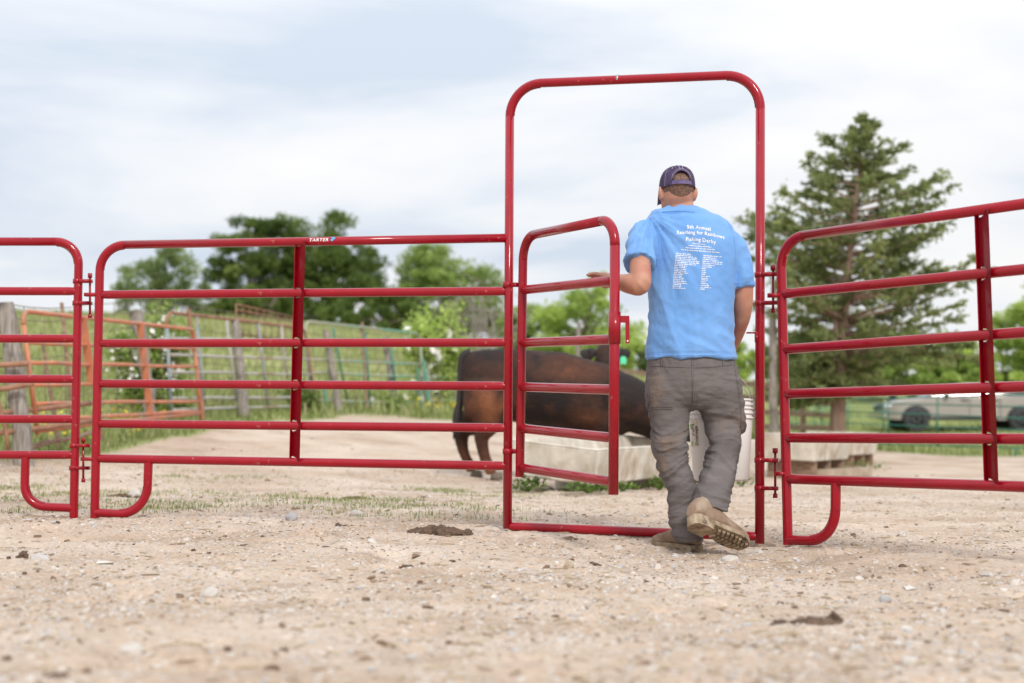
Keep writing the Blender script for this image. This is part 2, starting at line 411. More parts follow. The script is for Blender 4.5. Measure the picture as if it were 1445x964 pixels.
def axis(lo, hi, step, far_lo, far_hi, grow):
    a = list(np.arange(lo, hi + 1e-6, step)); st = step
    while a[-1] < far_hi: st *= grow; a.append(a[-1] + st)
    st = step; b = []; x = lo
    while x > far_lo: st *= grow; x -= st; b.append(x)
    return np.array(b[::-1] + a)
gx = axis(-3.6, 3.6, 0.022, -260, 260, 1.10)
gy = axis(2.4, 9.6, 0.022, -60, 420, 1.055)
GX, GY = np.meshgrid(gx, gy)
GZ = gz(GX, GY)
nx, ny = len(gx), len(gy)
V = np.stack([GX, GY, GZ], -1).reshape(-1, 3)
idx = np.arange(nx * ny).reshape(ny, nx)
Fq = np.stack([idx[:-1, :-1], idx[:-1, 1:], idx[1:, 1:], idx[1:, :-1]], -1).reshape(-1, 4)
gm = mesh_np('ground', V, Fq, True)
a = gm.attributes.new('grass', 'FLOAT', 'POINT'); a.data.foreach_set('value', grassy(GX, GY).ravel().astype(np.float32))
m = bpy.data.materials.new('dirt_and_turf'); m.use_nodes = True; t = m.node_tree; b = t.nodes['Principled BSDF']
def N_(t, ty, **kw):
    n = t.nodes.new(ty)
    for k, v in kw.items(): n.inputs[k].default_value = v
    return n
tcg = t.nodes.new('ShaderNodeTexCoord')
def noise_ramp(scale, detail, stops, rough=0.55):
    n = N_(t, 'ShaderNodeTexNoise', Scale=scale, Detail=detail, Roughness=rough); t.links.new(tcg.outputs['Object'], n.inputs['Vector'])
    r = t.nodes.new('ShaderNodeValToRGB'); t.links.new(n.outputs['Fac'], r.inputs[0])
    els = r.color_ramp.elements
    while len(els) < len(stops): els.new(0.5)
    for i, (p_, c_) in enumerate(stops): els[i].position = p_; els[i].color = (*c_, 1) if hasattr(c_, '__len__') else (c_, c_, c_, 1)
    return r.outputs[0], n.outputs['Fac']
def mixc(fac, A, B, mode='MIX'):
    x = t.nodes.new('ShaderNodeMix'); x.data_type = 'RGBA'; x.blend_type = mode
    for s_, vv in (('Factor', fac), ('A', A), ('B', B)):
        if isinstance(vv, (int, float)): x.inputs[s_].default_value = vv
        elif isinstance(vv, tuple): x.inputs[s_].default_value = (*vv, 1)
        else: t.links.new(vv, x.inputs[s_])
    return x.outputs['Result']
dirt, _ = noise_ramp(1.1, 8, [(0.30, (0.395, 0.297, 0.218)), (0.48, (0.527, 0.413, 0.320)), (0.66, (0.62, 0.515, 0.424))])
fine, ff = noise_ramp(45, 8, [(0.30, (0.42, 0.35, 0.30)), (0.45, (0.92, 0.90, 0.88)), (0.68, (1.18, 1.18, 1.18))], 0.75)
c_ = mixc(0.8, dirt, fine, 'MULTIPLY')
vor = N_(t, 'ShaderNodeTexVoronoi', Scale=48.0); t.links.new(tcg.outputs['Object'], vor.inputs['Vector'])
sc = t.nodes.new('ShaderNodeSeparateColor'); t.links.new(vor.outputs['Color'], sc.inputs[0])
chip = math_n(t, 'MULTIPLY', math_n(t, 'GREATER_THAN', sc.outputs[0], 0.72), math_n(t, 'LESS_THAN', vor.outputs['Distance'], 0.42))
cg = t.nodes.new('ShaderNodeValToRGB'); t.links.new(sc.outputs[1], cg.inputs[0])
cg.color_ramp.elements[0].color = (0.36, 0.27, 0.20, 1); cg.color_ramp.elements[1].color = (0.66, 0.61, 0.55, 1)
c_ = mixc(chip, c_, cg.outputs[0])
stain, _ = noise_ramp(2.1, 9, [(0.55, 0.0), (0.68, 1.0)], .65)
c_ = mixc(math_n(t, 'MULTIPLY', stain, 0.55), c_, (0.30, 0.205, 0.135))
turf, _ = noise_ramp(0.35, 9, [(0.32, (0.17, 0.20, 0.055)), (0.5, (0.25, 0.28, 0.09)), (0.68, (0.36, 0.36, 0.16))])
at_ = t.nodes.new('ShaderNodeAttribute'); at_.attribute_name = 'grass'
c_ = mixc(at_.outputs['Fac'], c_, turf)
t.links.new(c_, b.inputs['Base Color']); b.inputs['Roughness'].default_value = 0.95; b.inputs['Specular IOR Level'].default_value = 0.2
bp = N_(t, 'ShaderNodeBump', Strength=0.6, Distance=0.012)
hh = math_n(t, 'ADD', ff, math_n(t, 'MULTIPLY', chip, 0.5)); t.links.new(hh, bp.inputs['Height']); t.links.new(bp.outputs[0], b.inputs['Normal'])
gm.materials.append(m)
go = bpy.data.objects.new('ground', gm); COL.objects.link(go); go['kind'] = 'structure'; go['label'] = 'pale dirt yard with gravel rising to a grassy hill'

def scatter(name, P, base, faces, scale, mat, yaw=None, tilt=None, tone=None, kind='stuff', parent=None, smooth=False, jitter=0.0, sxyz=None, **kw):
    """many small pieces at P as one mesh; numpy only"""
    n = len(P); base = np.asarray(base, float); k = len(base)
    yaw = RNG.uniform(0, 2 * PI, n) if yaw is None else yaw
    tilt = np.zeros(n) if tilt is None else tilt
    B = np.repeat(base[None], n, 0)
    if jitter: B = B * (1 + RNG.uniform(-jitter, jitter, B.shape))
    if sxyz is not None: B = B * sxyz[:, None, :]
    B = B * np.asarray(scale).reshape(-1, 1, 1)
    ct, st = np.cos(tilt)[:, None], np.sin(tilt)[:, None]
    y1 = B[..., 1] * ct - B[..., 2] * st; z1 = B[..., 1] * st + B[..., 2] * ct
    cy, sy = np.cos(yaw)[:, None], np.sin(yaw)[:, None]
    X = B[..., 0] * cy - y1 * sy; Y = B[..., 0] * sy + y1 * cy
    V = np.stack([X, Y, z1], -1) + P[:, None, :]
    Fs = (np.asarray(faces)[None] + (np.arange(n) * k)[:, None, None]).reshape(-1, len(faces[0]))
    tn = np.repeat(RNG.random(n) if tone is None else tone, k)
    return obj(name, (V.reshape(-1, 3), Fs), mat, parent, smooth, kind=kind, tone=tn, **kw)
CUBE = np.array([(x, y, z) for x in (-1, 1) for y in (-1, 1) for z in (-1, 1)], float)
CUBE[:, 2] *= 0.6
CUBE[CUBE[:, 2] > 0, :2] *= 0.62
CUBEF = [(0, 1, 3, 2), (4, 6, 7, 5), (0, 4, 5, 1), (2, 3, 7, 6), (0, 2, 6, 4), (1, 5, 7, 3)]

# ------------------------------------------------------------------ gravel, chips and grass (nobody could count these)
def yard_points(n, y0=2.3, y1=10.5, power=1.0):
    y = y0 + (y1 - y0) * RNG.random(n) ** power
    x = RNG.uniform(-1, 1, n) * (0.40 * y + 0.25)
    return x, y
PEB = tonemat('gravel_tones', [(0.22, 0.15, 0.10), (0.36, 0.28, 0.21), (0.48, 0.40, 0.33), (0.56, 0.50, 0.44), (0.42, 0.41, 0.41), (0.60, 0.56, 0.51)], rough=0.9)
CHIP = tonemat('dung_chip_tones', [(0.11, 0.068, 0.045), (0.17, 0.11, 0.075), (0.24, 0.16, 0.11)], rough=0.95)
STRAW = tonemat('straw_tones', [(0.25, 0.17, 0.10), (0.42, 0.33, 0.22), (0.55, 0.48, 0.36)], rough=0.9)
BLADE = tonemat('grass_tones', [(0.06, 0.10, 0.022), (0.13, 0.18, 0.04), (0.21, 0.26, 0.075), (0.32, 0.35, 0.14), (0.42, 0.39, 0.22)], rough=0.7, trans=0.3)
FLOWER = tonemat('buttercup_tones', [(0.75, 0.55, 0.03), (0.85, 0.68, 0.06)], rough=0.6)
for sizes, n, y0, y1, nm in (((0.002, 0.006), 95000, 2.3, 13, 0), ((0.005, 0.011), 7000, 2.3, 15, 1), ((0.012, 0.022), 240, 5.0, 18, 2)):
    x, y = yard_points(n, y0, y1)
    cl = vnoise(np.stack([x, y, x * 0], -1), 1.4, 9, 2) + vnoise(np.stack([x, y, x * 0], -1), 6, 19, 2) * .7
    k = (cl > RNG.uniform(-0.7, 0.45, n)) & (grassy(x, y) < 0.3); x, y = x[k], y[k]
    s_ = sizes[0] + (sizes[1] - sizes[0]) * RNG.random(len(x)) ** 2.2
    P = np.stack([x, y, gz(x, y) + s_ * 0.15], -1)
    scatter('gravel', P, CUBE, CUBEF, s_, PEB, tilt=RNG.normal(0, 0.35, len(x)), jitter=0.4,
            sxyz=np.stack([RNG.uniform(.8, 1.7, len(x)), RNG.uniform(.7, 1.2, len(x)), RNG.uniform(.5, 1.0, len(x))], -1), tone=np.clip(RNG.normal(.55, .34, len(x)), 0, 1))
x, y = yard_points(1000, 2.4, 16)
s_ = 0.003 + 0.009 * RNG.random(1000) ** 3
k = grassy(x, y) < 0.3; x, y, s_ = x[k], y[k], s_[k]
scatter('dung_crumbs', np.stack([x, y, gz(x, y) + s_ * .3], -1), CUBE, CUBEF, s_, CHIP, jitter=0.45, tilt=RNG.normal(0, .3, len(x)),
        sxyz=np.stack([RNG.uniform(.8, 2.0, len(x)), RNG.uniform(.8, 1.2, len(x)), RNG.uniform(.5, .9, len(x))], -1))
x, y = yard_points(2600, 2.6, 14)
scatter('straw_bits', np.stack([x, y, gz(x, y) + .004], -1), CUBE * np.array([6, .55, .5]), CUBEF, RNG.uniform(.002, .006, 2600), STRAW, tilt=RNG.normal(0, .3, 2600))

BL = np.array([(-.5, 0, 0), (.5, 0, 0), (.38, .10, .5), (-.38, .10, .5), (0, .32, 1.0)]) ; BL[:, 0] *= 0.09
BLF4 = [(0, 1, 2, 3), (3, 2, 4, 4)]
BLF = [(0, 1, 2), (0, 2, 3), (3, 2, 4)]
def grass(name, x, y, h, label=None, tone=None, kind='stuff', w=1.0, parent=None):
    P = np.stack([x, y, gz(x, y) - .005], -1)
    return scatter(name, P, BL * np.array([w, 1, 1]), BLF, h, BLADE, tilt=RNG.normal(0, .35, len(x)), tone=tone, kind=kind, parent=parent, smooth=True)
# thin green growth on the yard behind the long panel
n = 70000
x = RNG.uniform(-4.4, 1.0, n); y = RNG.uniform(7.7, 12.8, n)
q = np.stack([x, y, x * 0], -1)
d = vnoise(q, 1.1, 31, 2) + 0.8 * vnoise(q, 4.5, 33, 2) - 0.30 * np.abs(y - 9.4) - 0.25 * np.maximum(0, x + .5)
k = d > RNG.uniform(-.30, .55, n); x, y = x[k], y[k]
grass('sparse_grass', x, y, RNG.uniform(.012, .038, len(x)), tone=np.clip(RNG.normal(.50, .2, len(x)), 0, 1), w=1.6)
# verge and meadow
def belt(n, x0, x1, y0, y1, p=1.0):
    x = RNG.uniform(x0, x1, n); y = y0 + (y1 - y0) * RNG.random(n) ** p
    k = grassy(x, y) > RNG.uniform(.3, .75, n); return x[k], y[k]
x, y = belt(52000, -9, 2.5, 11.4, 31)
k = (np.abs(x) < 0.42 * y + .5); x, y = x[k], y[k]
dd = y - np.interp(x, EDGE_X, EDGE_Y)
hh = RNG.uniform(.04, .14, len(x)) * np.where(dd < 2.5, 1.0, 1.1)
grass('verge_grass', x, y, hh, tone=np.clip(RNG.normal(.50, .2, len(x)) + np.clip((dd - 1.5) / 4, 0, 1) * .2, 0, 1), w=1.5)
x, y = belt(30000, -30, 6, 22, 78, 1.3)
k = (np.abs(x) < 0.42 * y + 1); x, y = x[k], y[k]
grass('meadow_grass', x, y, RNG.uniform(.12, .30, len(x)), tone=np.clip(RNG.normal(.74, .16, len(x)), 0, 1), w=2.6)
x, y = belt(24000, 1.5, 20, 24, 52)
k = (np.abs(x) < 0.42 * y + 1); x, y = x[k], y[k]
grass('verge_grass', x, y, RNG.uniform(.05, .16, len(x)), tone=np.clip(RNG.normal(.52, .2, len(x)), 0, 1), w=2.0)
PET = np.array([(math.cos(a_) * r_, math.sin(a_) * r_, z_) for a_, r_, z_ in [(0, 1, .3), (1.05, 1, .3), (2.1, 1, .3), (3.14, 1, .3), (4.2, 1, .3), (5.25, 1, .3), (0, 0, 0)]])
PETF = [(6, i, (i + 1) % 6) for i in range(6)]
x, y = belt(1300, -8, -3.4, 11.6, 17); q = np.stack([x, y, x * 0], -1)
k = vnoise(q, .8, 41, 2) > RNG.uniform(-.4, .3, len(x)); x, y = x[k], y[k]
scatter('buttercups', np.stack([x, y, gz(x, y) + RNG.uniform(.08, .26, len(x))], -1), PET, PETF, RNG.uniform(.010, .02, len(x)), FLOWER, tilt=RNG.normal(.5, .4, len(x)))
x = RNG.uniform(-1.9, -1.0, 60); y = RNG.uniform(25.6, 26.6, 60)
scatter('buttercups', np.stack([x, y, gz(x, y) + RNG.uniform(.1, .28, 60)], -1), PET, PETF, RNG.uniform(.012, .026, 60), FLOWER, tilt=RNG.normal(.5, .4, 60))

# ------------------------------------------------------------------ red corral panels
PR = 0.0225
def bend(p0, corner, p1, r, n=12):
    """points of a rounded corner between two straight runs"""
    a = (Vector(p0) - Vector(corner)).normalized(); b_ = (Vector(p1) - Vector(corner)).normalized()
    A, B = Vector(corner) + a * r, Vector(corner) + b_ * r
    half = a.angle(b_) / 2; R = r * math.tan(half); c = Vector(corner) + (a + b_).normalized() * (R / math.sin(half))
    out = []
    for i in range(n + 1):
        t_ = i / n
        v0 = (A - c); v1 = (B - c); ang = v0.angle(v1)
        out.append(c + (v0 * math.sin((1 - t_) * ang) + v1 * math.sin(t_ * ang)) / math.sin(ang))
    return out, c
def crimped(mb, pts, c, r=PR, n=14):
    """a bent tube with crimp ridges on the inside of its bend"""
    mb.tube(pts, r, n)
    for i in range(len(pts) * 3 - 4):
        f = (i + 1) / 3; k = int(f); g = f - k
        if k + 1 >= len(pts): break
        p = Vector(pts[k]).lerp(Vector(pts[k + 1]), g); d_ = (Vector(c) - p).normalized(); tn_ = (Vector(pts[k + 1]) - Vector(pts[k])).normalized()
        s_ = d_.cross(tn_)
        mb.tube([p + d_ * (r * .82) - s_ * r * .6, p + d_ * (r * 1.02), p + d_ * (r * .82) + s_ * r * .6], [.002, .0045, .002], 5)
def rail_mb(a, b_, r=PR):
    a, b_ = Vector(a), Vector(b_); d_ = (b_ - a).normalized()
    # welded ends are slightly pinched
    mb = MB(); mb.tube([a, a + d_ * .012, a + d_ * .04, b_ - d_ * .04, b_ - d_ * .012, b_], [r * .80, r * .92, r, r, r * .92, r * .80], 14); return mb
def lug_mb(c, d_, up, length, w=.034, th=.008, bar=None):
    d_ = Vector(d_).normalized(); s_ = Vector((0, -1, 0)); s_ = (s_ - d_ * s_.dot(d_)).normalized(); u_ = d_.cross(s_)
    mb = MB(); mb.box(Vector(c) + d_ * length / 2, (length, w, .018), axes=(d_, s_, u_)); return mb
def brace(parent, pb, pt, u_, width, rails, ang=38):
    """folded steel upright with clearance holes where the rails run through it"""
    u_ = Vector(u_).normalized(); z_ = (Vector(pt) - Vector(pb)); H = z_.length; z_.normalize()
    nrm = u_.cross(z_).normalized()            # away from camera (+y)
    w_ = (u_ * math.cos(math.radians(ang)) + nrm * math.sin(math.radians(ang)))
    off = -w_ * (width * .30)
    wd = width / math.cos(math.radians(ang)); bm = bmesh.new()
    nu, nz = 26, int(H / .0036); grid = []
    hs = [(Vector(r_) - Vector(pb)).dot(z_) for r_ in rails]
    for j in range(nz + 1):
        grid.append([bm.verts.new(Vector(pb) + off + w_ * (wd * i / nu) + z_ * (H * j / nz)) for i in range(nu + 1)])
    for j in range(nz):
        for i in range(nu):
            cu = wd * (i + .5) / nu - width * .30; cz = H * (j + .5) / nz
            if any(((cu * math.cos(math.radians(ang))) / .034) ** 2 + ((cz - h_) / .0275) ** 2 < 1 and cu > -0.012 for h_ in hs): continue
            bm.faces.new((grid[j][i], grid[j][i + 1], grid[j + 1][i + 1], grid[j + 1][i]))
    bmesh.ops.solidify(bm, geom=bm.faces[:], thickness=.003)
    loose = [v_ for v_ in bm.verts if not v_.link_faces]
    bmesh.ops.delete(bm, geom=loose, context='VERTS')
    mb = MB(); bm.verts.index_update(); mb.add([v_.co for v_ in bm.verts], [[v_.index for v_ in f_.verts] for f_ in bm.faces]); bm.free()
    # folded flange along the left edge
    e0 = Vector(pb) + off; mb.box(e0 + z_ * H / 2 + nrm * .010, (.003, .02, H), axes=(u_, nrm, z_))
    obj('brace', mb, RED, parent, smooth=False)
def foot(parent, post_pt, rail_pt, u_, drop, r=PR):
    """rounded skid below the bottom rail"""
    pass

# long panel with its gateway
tp = thing('gateway_panel', 'red tube panel with a tall arched walk-through opening where the man stands', 'corral panel', at(716, 745, 7.08), 'red corral panels')
YL, YG, YR = 7.41, 7.08, 6.68
def LP(px, py):                       # point on the long panel's plane
    f = (px - 137) / (716.5 - 137); return at(px, py, 1 / ((1 - f) / YL + f / YG))
def GP(px, py):                       # point on the gateway's plane
    f = (px - 717) / (1072.5 - 717); return at(px, py, 1 / ((1 - f) / YG + f / YR))
mb = MB()
p_bot, p_cor, p_end = LP(133.5, 731), LP(141.5, 346), LP(716, 336)
bp_, bc = bend(p_bot, p_cor, p_end, .135)
mb.tube([p_bot] + bp_[:1], PR, 14); crimped(mb, bp_, bc); 
obj('end_post', mb, RED, tp, auto=50)
mb = MB(); mb.tube([bp_[-1] - (p_end - p_cor).normalized() * .002, p_end], PR, 16); toprail = obj('top_rail', mb, RED, tp)
rail_l = [416, 484.5, 541.5, 598, 647]; rail_r = [411, 483.5, 545, 604, 657.5]
for a_, b_ in zip(rail_l, rail_r):
    x0 = 141 - (a_ - 416) * .022
    obj('rail', rail_mb(LP(x0 + 2, a_), LP(714.5, b_)), RED, tp)
mid = lambda i: LP(421, rail_l[i] + (rail_r[i] - rail_l[i]) * (421 - 140) / 575)
brace(tp, LP(413, 650), LP(421, 341), LP(500, 500) - LP(400, 500), .064, [LP(421, 340.5)] + [mid(i) for i in range(5)])
mb = MB(); A_, C_, B_ = LP(134, 723.5), LP(207, 727), LP(209.5, 652)
bp_, bc = bend(A_, C_, B_, .15); mb.tube([A_, bp_[0]], PR, 14); crimped(mb, bp_, bc); mb.tube([bp_[-1], B_], PR, 14); obj('skid', mb, RED, tp, auto=50)
# arch
mb = MB(); a0, a1, a2, a3 = GP(716, 746), GP(719.6, 119), GP(1073, 104.5), GP(1072, 767)
b1, c1 = bend(a0, a1, a2, .165); b2, c2 = bend(a1, a2, a3, .165)
mb = MB(); mb.tube([a0, b1[0]], PR, 16); obj('gate_post', mb, RED, tp)
mb = MB(); crimped(mb, b1, c1, n=16); mb.tube([b1[-1], b2[0]], PR, 16); crimped(mb, b2, c2, n=16); obj('arch', mb, RED, tp, auto=50)
mb = MB(); mb.tube([b2[-1], a3], PR, 16); obj('gate_post', mb, RED, tp)
obj('threshold_bar', rail_mb(GP(719, 743), GP(1069, 757)), RED, tp)
w_ = GP(872, 112); d_ = (a2 - a1).normalized()
mb = MB(); mb.tube([w_ - d_ * .006, w_ - d_ * .002, w_ + d_ * .002, w_ + d_ * .006], [PR * .99, PR * 1.04, PR * 1.04, PR * .99], 14); obj('weld_seam', mb, STEEL, tp)
# lugs and pins
ul = (LP(300, 500) - LP(200, 500)).normalized()
for py in (416, 648):
    p = LP(139 - (py - 416) * .02, py); mb = lug_mb(p + Vector((0, -.004, 0)), -ul, None, .072); obj('hinge_tab', mb, RED, tp)
ug = (a2 - a1).normalized(); ug.z = 0; ug.normalize()
for px, y0, y1 in ((1091, 378, 440), (1094, 636, 701)):
    for py in ((388, 428) if y0 < 500 else (649.5, 689)):
        p = GP(1072, py); mb = lug_mb(p + Vector((0, -.006, 0)), ug, None, .085); mb.tube([p - Vector((0, 0, .012)), p + Vector((0, 0, .012))], PR * 1.12, 12); obj('hinge_lug', mb, RED, tp)
    pa, pb_ = GP(px, y0), GP(px, y1); mb = MB(); mb.tube([pa, pb_], .0062, 8); mb.tube([pa + Vector((0, 0, .012)), pa - Vector((0, 0, .012))], .013, 8); mb.tube([pb_ + Vector((0, 0, .014)), pb_ - Vector((0, 0, .006))], .011, 8)
    obj('hinge_pin', mb, RED, tp)
p = GP(1066, 470); mb = MB(); mb.box(p + Vector((-.018, -.01, .0)), (.05, .03, .006)); mb.box(p + Vector((.002, -.012, -.022)), (.012, .03, .045)); obj('latch_catch', mb, RED, tp)
for py in (402, 637):
    p = LP(716.5, py); mb = MB(); mb.tube([p - Vector((0, 0, .014)), p + Vector((0, 0, .014))], PR * 1.18, 14); mb.box(p + Vector((.038, 0, 0)), (.05, .012, .022)); obj('gate_hinge', mb, RED, tp)
# maker's lettering on the top rail
def text_mesh(body, size, bold=0.0, shear=0.0, width=1.0, align='LEFT', res=3):
    cu = bpy.data.curves.new('t', 'FONT'); cu.body = body; cu.size = size; cu.shear = shear; cu.align_x = align; cu.offset = bold; cu.space_character = 1.06; cu.resolution_u = res
    o = bpy.data.objects.new('t', cu); COL.objects.link(o); dg = bpy.context.evaluated_depsgraph_get(); dg.update()
    me = o.evaluated_get(dg).to_mesh()
    V = np.array([v_.co[:] for v_ in me.vertices], float); Fs = [tuple(p_.vertices) for p_ in me.polygons]
    o.evaluated_get(dg).to_mesh_clear(); bpy.data.objects.remove(o); V[:, 0] *= width
    return V, Fs
def on_tube(V, org, axis_d, r, ang0):
    axis_d = Vector(axis_d).normalized(); f_ = Vector((0, -1, 0)); f_ = (f_ - axis_d * f_.dot(axis_d)).normalized(); u_ = f_.cross(axis_d) * -1
    if u_.z < 0: u_ = -u_
    out = []
    for x_, y_, z_ in V:
        an = ang0 + y_ / r; out.append(Vector(org) + axis_d * x_ + (f_ * math.cos(an) + u_ * math.sin(an)) * (r + .0009))
    return np.array([tuple(p_) for p_ in out])
td = (p_end - p_cor).normalized()
V, Fs = text_mesh('TARTER', .0225, bold=.0003, shear=.15, width=1.32)
org = p_cor + td * ((LP(437.5, 340) - p_cor).dot(td)); V[:, 0] *= .104 / V[:, 0].max()
obj('lettering', (on_tube(V, org, td, PR, -.12), Fs), WHITE_P, toprail, smooth=False)
star = [(0, .0), (.010, .010), (.002, .013), (.012, .018), (.024, .017), (.026, .010), (.018, .0), (.012, -.006)]
V = np.array([(x_, y_, 0) for x_, y_ in star] + [(.013, .009, 0)]); Fs = [(8, i, (i + 1) % 8) for i in range(8)]
org = p_cor + td * ((LP(467.5, 340) - p_cor).dot(td)); obj('emblem', (on_tube(V, org, td, PR, .08), Fs), BLUE_P, toprail, smooth=False)

# far left panel, running out of the picture
Y2 = 7.48
lp = thing('corral_panel', 'red tube panel cut off at the left, pinned to the long panel', 'corral panel', at(106, 730, Y2), 'red corral panels')
q_ = lambda px, py: at(px, py, Y2)
mb = MB(); P0, P1, P2 = q_(104, 731), q_(111.5, 341), q_(-60, 341)
bp_, bc = bend(P0, P1, P2, .12); mb.tube([P0, bp_[0]], PR, 14); crimped(mb, bp_, bc); obj('end_post', mb, RED, lp, auto=50)
xs_l = -430
P3, P4 = q_(xs_l, 341), q_(xs_l - 6, 731)
bp2, bc2 = bend(P1, P3, P4, .12); mb = MB(); mb.tube([bp_[-1], bp2[0]], PR, 14); obj('top_rail', mb, RED, lp)
mb = MB(); mb.tube([bp2[-1], P4], PR, 14); crimped(mb, bp2, bc2); obj('end_post', mb, RED, lp)
for py in (410.5, 477.5, 534.5, 591, 641.5):
    obj('rail', rail_mb(q_(108.5 - (py - 410) * .02, py + .5), q_(xs_l, py)), RED, lp)
mb = MB(); A_, C_, B_ = q_(104.5, 717), q_(34, 714), q_(36, 645)
bp_, bc = bend(A_, C_, B_, .11); mb.tube([A_, bp_[0]], PR, 14); crimped(mb, bp_, bc); mb.tube([bp_[-1], B_], PR, 14); obj('skid', mb, RED, lp, auto=50)
for px, y0, y1, ys in ((127, 389, 447, (397, 428)), (117.5, 621, 679, (629, 660.5))):
    for py in ys:
        p = q_(109.5 - (py - 397) * .02, py); mb = lug_mb(p + Vector((0, -.006, 0)), (1, 0, 0), None, .078 if y0 < 500 else .085); mb.tube([p - Vector((0, 0, .012)), p + Vector((0, 0, .012))], PR * 1.12, 12); obj('hinge_lug', mb, RED, lp)
    pa, pb_ = q_(px, y0), q_(px, y1); mb = MB(); mb.tube([pa, pb_], .0062, 8); mb.tube([pa + Vector((0, 0, .012)), pa - Vector((0, 0, .012))], .012, 8); mb.tube([pb_ + Vector((0, 0, .014)), pb_ - Vector((0, 0, .006))], .011, 8)
    obj('hinge_pin', mb, RED, lp)

# right panel, coming towards the viewer
rp = thing('corral_panel', 'red tube panel at the right, slanting towards the viewer in front of the cedar', 'corral panel', at(1109, 768, 6.58), 'red corral panels')
def RP(px, py):
    x0, y0, x1, y1 = (1105 - CX) / F * 6.58, 6.58, (1445 - CX) / F * 5.61, 5.61
    k_ = (px - CX) / F; f = (k_ * y0 - x0) / ((x1 - x0) - k_ * (y1 - y0)); return at(px, py, y0 + f * (y1 - y0))
XE = 1560
ry = lambda a_, b_, px: a_ + (b_ - a_) * (px - 1112) / (1445 - 1112)
mb = MB(); P0, P1, P2 = RP(1112, 769), RP(1101.5, 337), RP(1445, 288)
bp_, bc = bend(P0, P1, P2, .135); mb.tube([P0, bp_[0]], PR, 14); crimped(mb, bp_, bc); obj('end_post', mb, RED, rp, auto=50)
P3, P4 = RP(XE, 288 - 49 * 115 / 335), RP(XE + 14, 790)
bp2, bc2 = bend(P1, P3, P4, .12); mb = MB(); mb.tube([bp_[-1], bp2[0]], PR, 16); obj('top_rail', mb, RED, rp)
mb = MB(); crimped(mb, bp2, bc2); mb.tube([bp2[-1], P4], PR, 14); obj('end_post', mb, RED, rp)
RR = [(415, 380), (493, 469), (556, 545.5), (618, 619.5), (676, 687)]
for a_, b_ in RR:
    obj('rail', rail_mb(RP(1104.5 + (a_ - 415) * .026, a_), RP(XE + 4, ry(a_, b_, XE))), RED, rp)
brace(rp, RP(1397, 682), RP(1383, 298), RP(1420, 500) - RP(1360, 500), .084, [RP(1383, 297)] + [RP(1385 + 3 * i, ry(a_, b_, 1385 + 3 * i)) for i, (a_, b_) in enumerate(RR)], ang=30)
mb = MB(); A_, C_, B_ = RP(1112, 762), RP(1178.5, 764), RP(1179.5, 681)
bp_, bc = bend(A_, C_, B_, .14); mb.tube([A_, bp_[0]], PR, 14); crimped(mb, bp_, bc); mb.tube([bp_[-1], B_], PR, 14); obj('skid', mb, RED, rp, auto=50)
ur = (RP(1300, 500) - RP(1200, 500)).normalized()
for py in (417, 668.5):
    p = RP(1103 + (py - 417) * .026, py); mb = lug_mb(p + Vector((0, -.004, 0)), Vector((-1, .15, 0)), None, .066 if py < 500 else .05); obj('hinge_tab', mb, RED, rp)

# the swinging leaf
gl = thing('gate_leaf', 'narrow red tube gate swung open inside the arch, held by the man', 'gate', at(735, 672, 7.02), 'red corral panels')
def FP(px, py):
    x0, y0, x1, y1 = (738 - CX) / F * 7.04, 7.04, (867 - CX) / F * 6.2, 6.2
    k_ = (px - CX) / F; f = (k_ * y0 - x0) / ((x1 - x0) - k_ * (y1 - y0)); return at(px, py, y0 + f * (y1 - y0))
h0, h1, f1, f0 = FP(733.5, 673), FP(738.5, 334), FP(868, 308), FP(865.5, 698)
b1, c1 = bend(h0, h1, f1, .12); b2, c2 = bend(h1, f1, f0, .12)
mb = MB(); mb.tube([h0, b1[0]], PR, 14); crimped(mb, b1, c1); obj('hinge_post', mb, RED, gl, auto=50)
mb = MB(); mb.tube([b1[-1], b2[0]], PR, 14); mb.tube(b2, PR, 16); obj('top_rail', mb, RED, gl)
mb = MB(); mb.tube([b2[-1], f0], PR, 16); obj('free_post', mb, RED, gl)
LR = [(409.5, 396), (484, 479), (546, 550), (604.5, 618), (659.5, 680)]
for a_, b_ in LR: obj('rail', rail_mb(FP(736.5 - (a_ - 409) * .015, a_), FP(865, b_)), RED, gl)
mb = MB(); mb.tube([FP(867.3, 440), FP(867, 485)], PR * 1.2, 16); sl = obj('latch_sleeve', mb, RED, gl)
p = FP(867, 450) + Vector((.028, -.004, 0)); mb = MB()
mb.box(p + Vector((.014, 0, -.002)), (.046, .007, .030)); mb.box(p + Vector((.0285, 0, -.062)), (.017, .007, .092)); obj('latch_arm', mb, RED, gl, smooth=False)
mb = MB(); pc = p + Vector((.0285, -.0042, -.098)); mb.tube([pc, pc + Vector((0, -.001, 0))], .004, 8); obj('latch_hole', mb, WHITE_P, gl)

# ------------------------------------------------------------------ the man
MY = 6.45
man = thing('person', 'man in sky blue T-shirt and purple cap walking through the arch with white buckets', 'person', at(967, 782, MY))
def disp(VLN, amp_fn):
    V, L, N = VLN; return V + N * amp_fn(V, N)[:, None], L
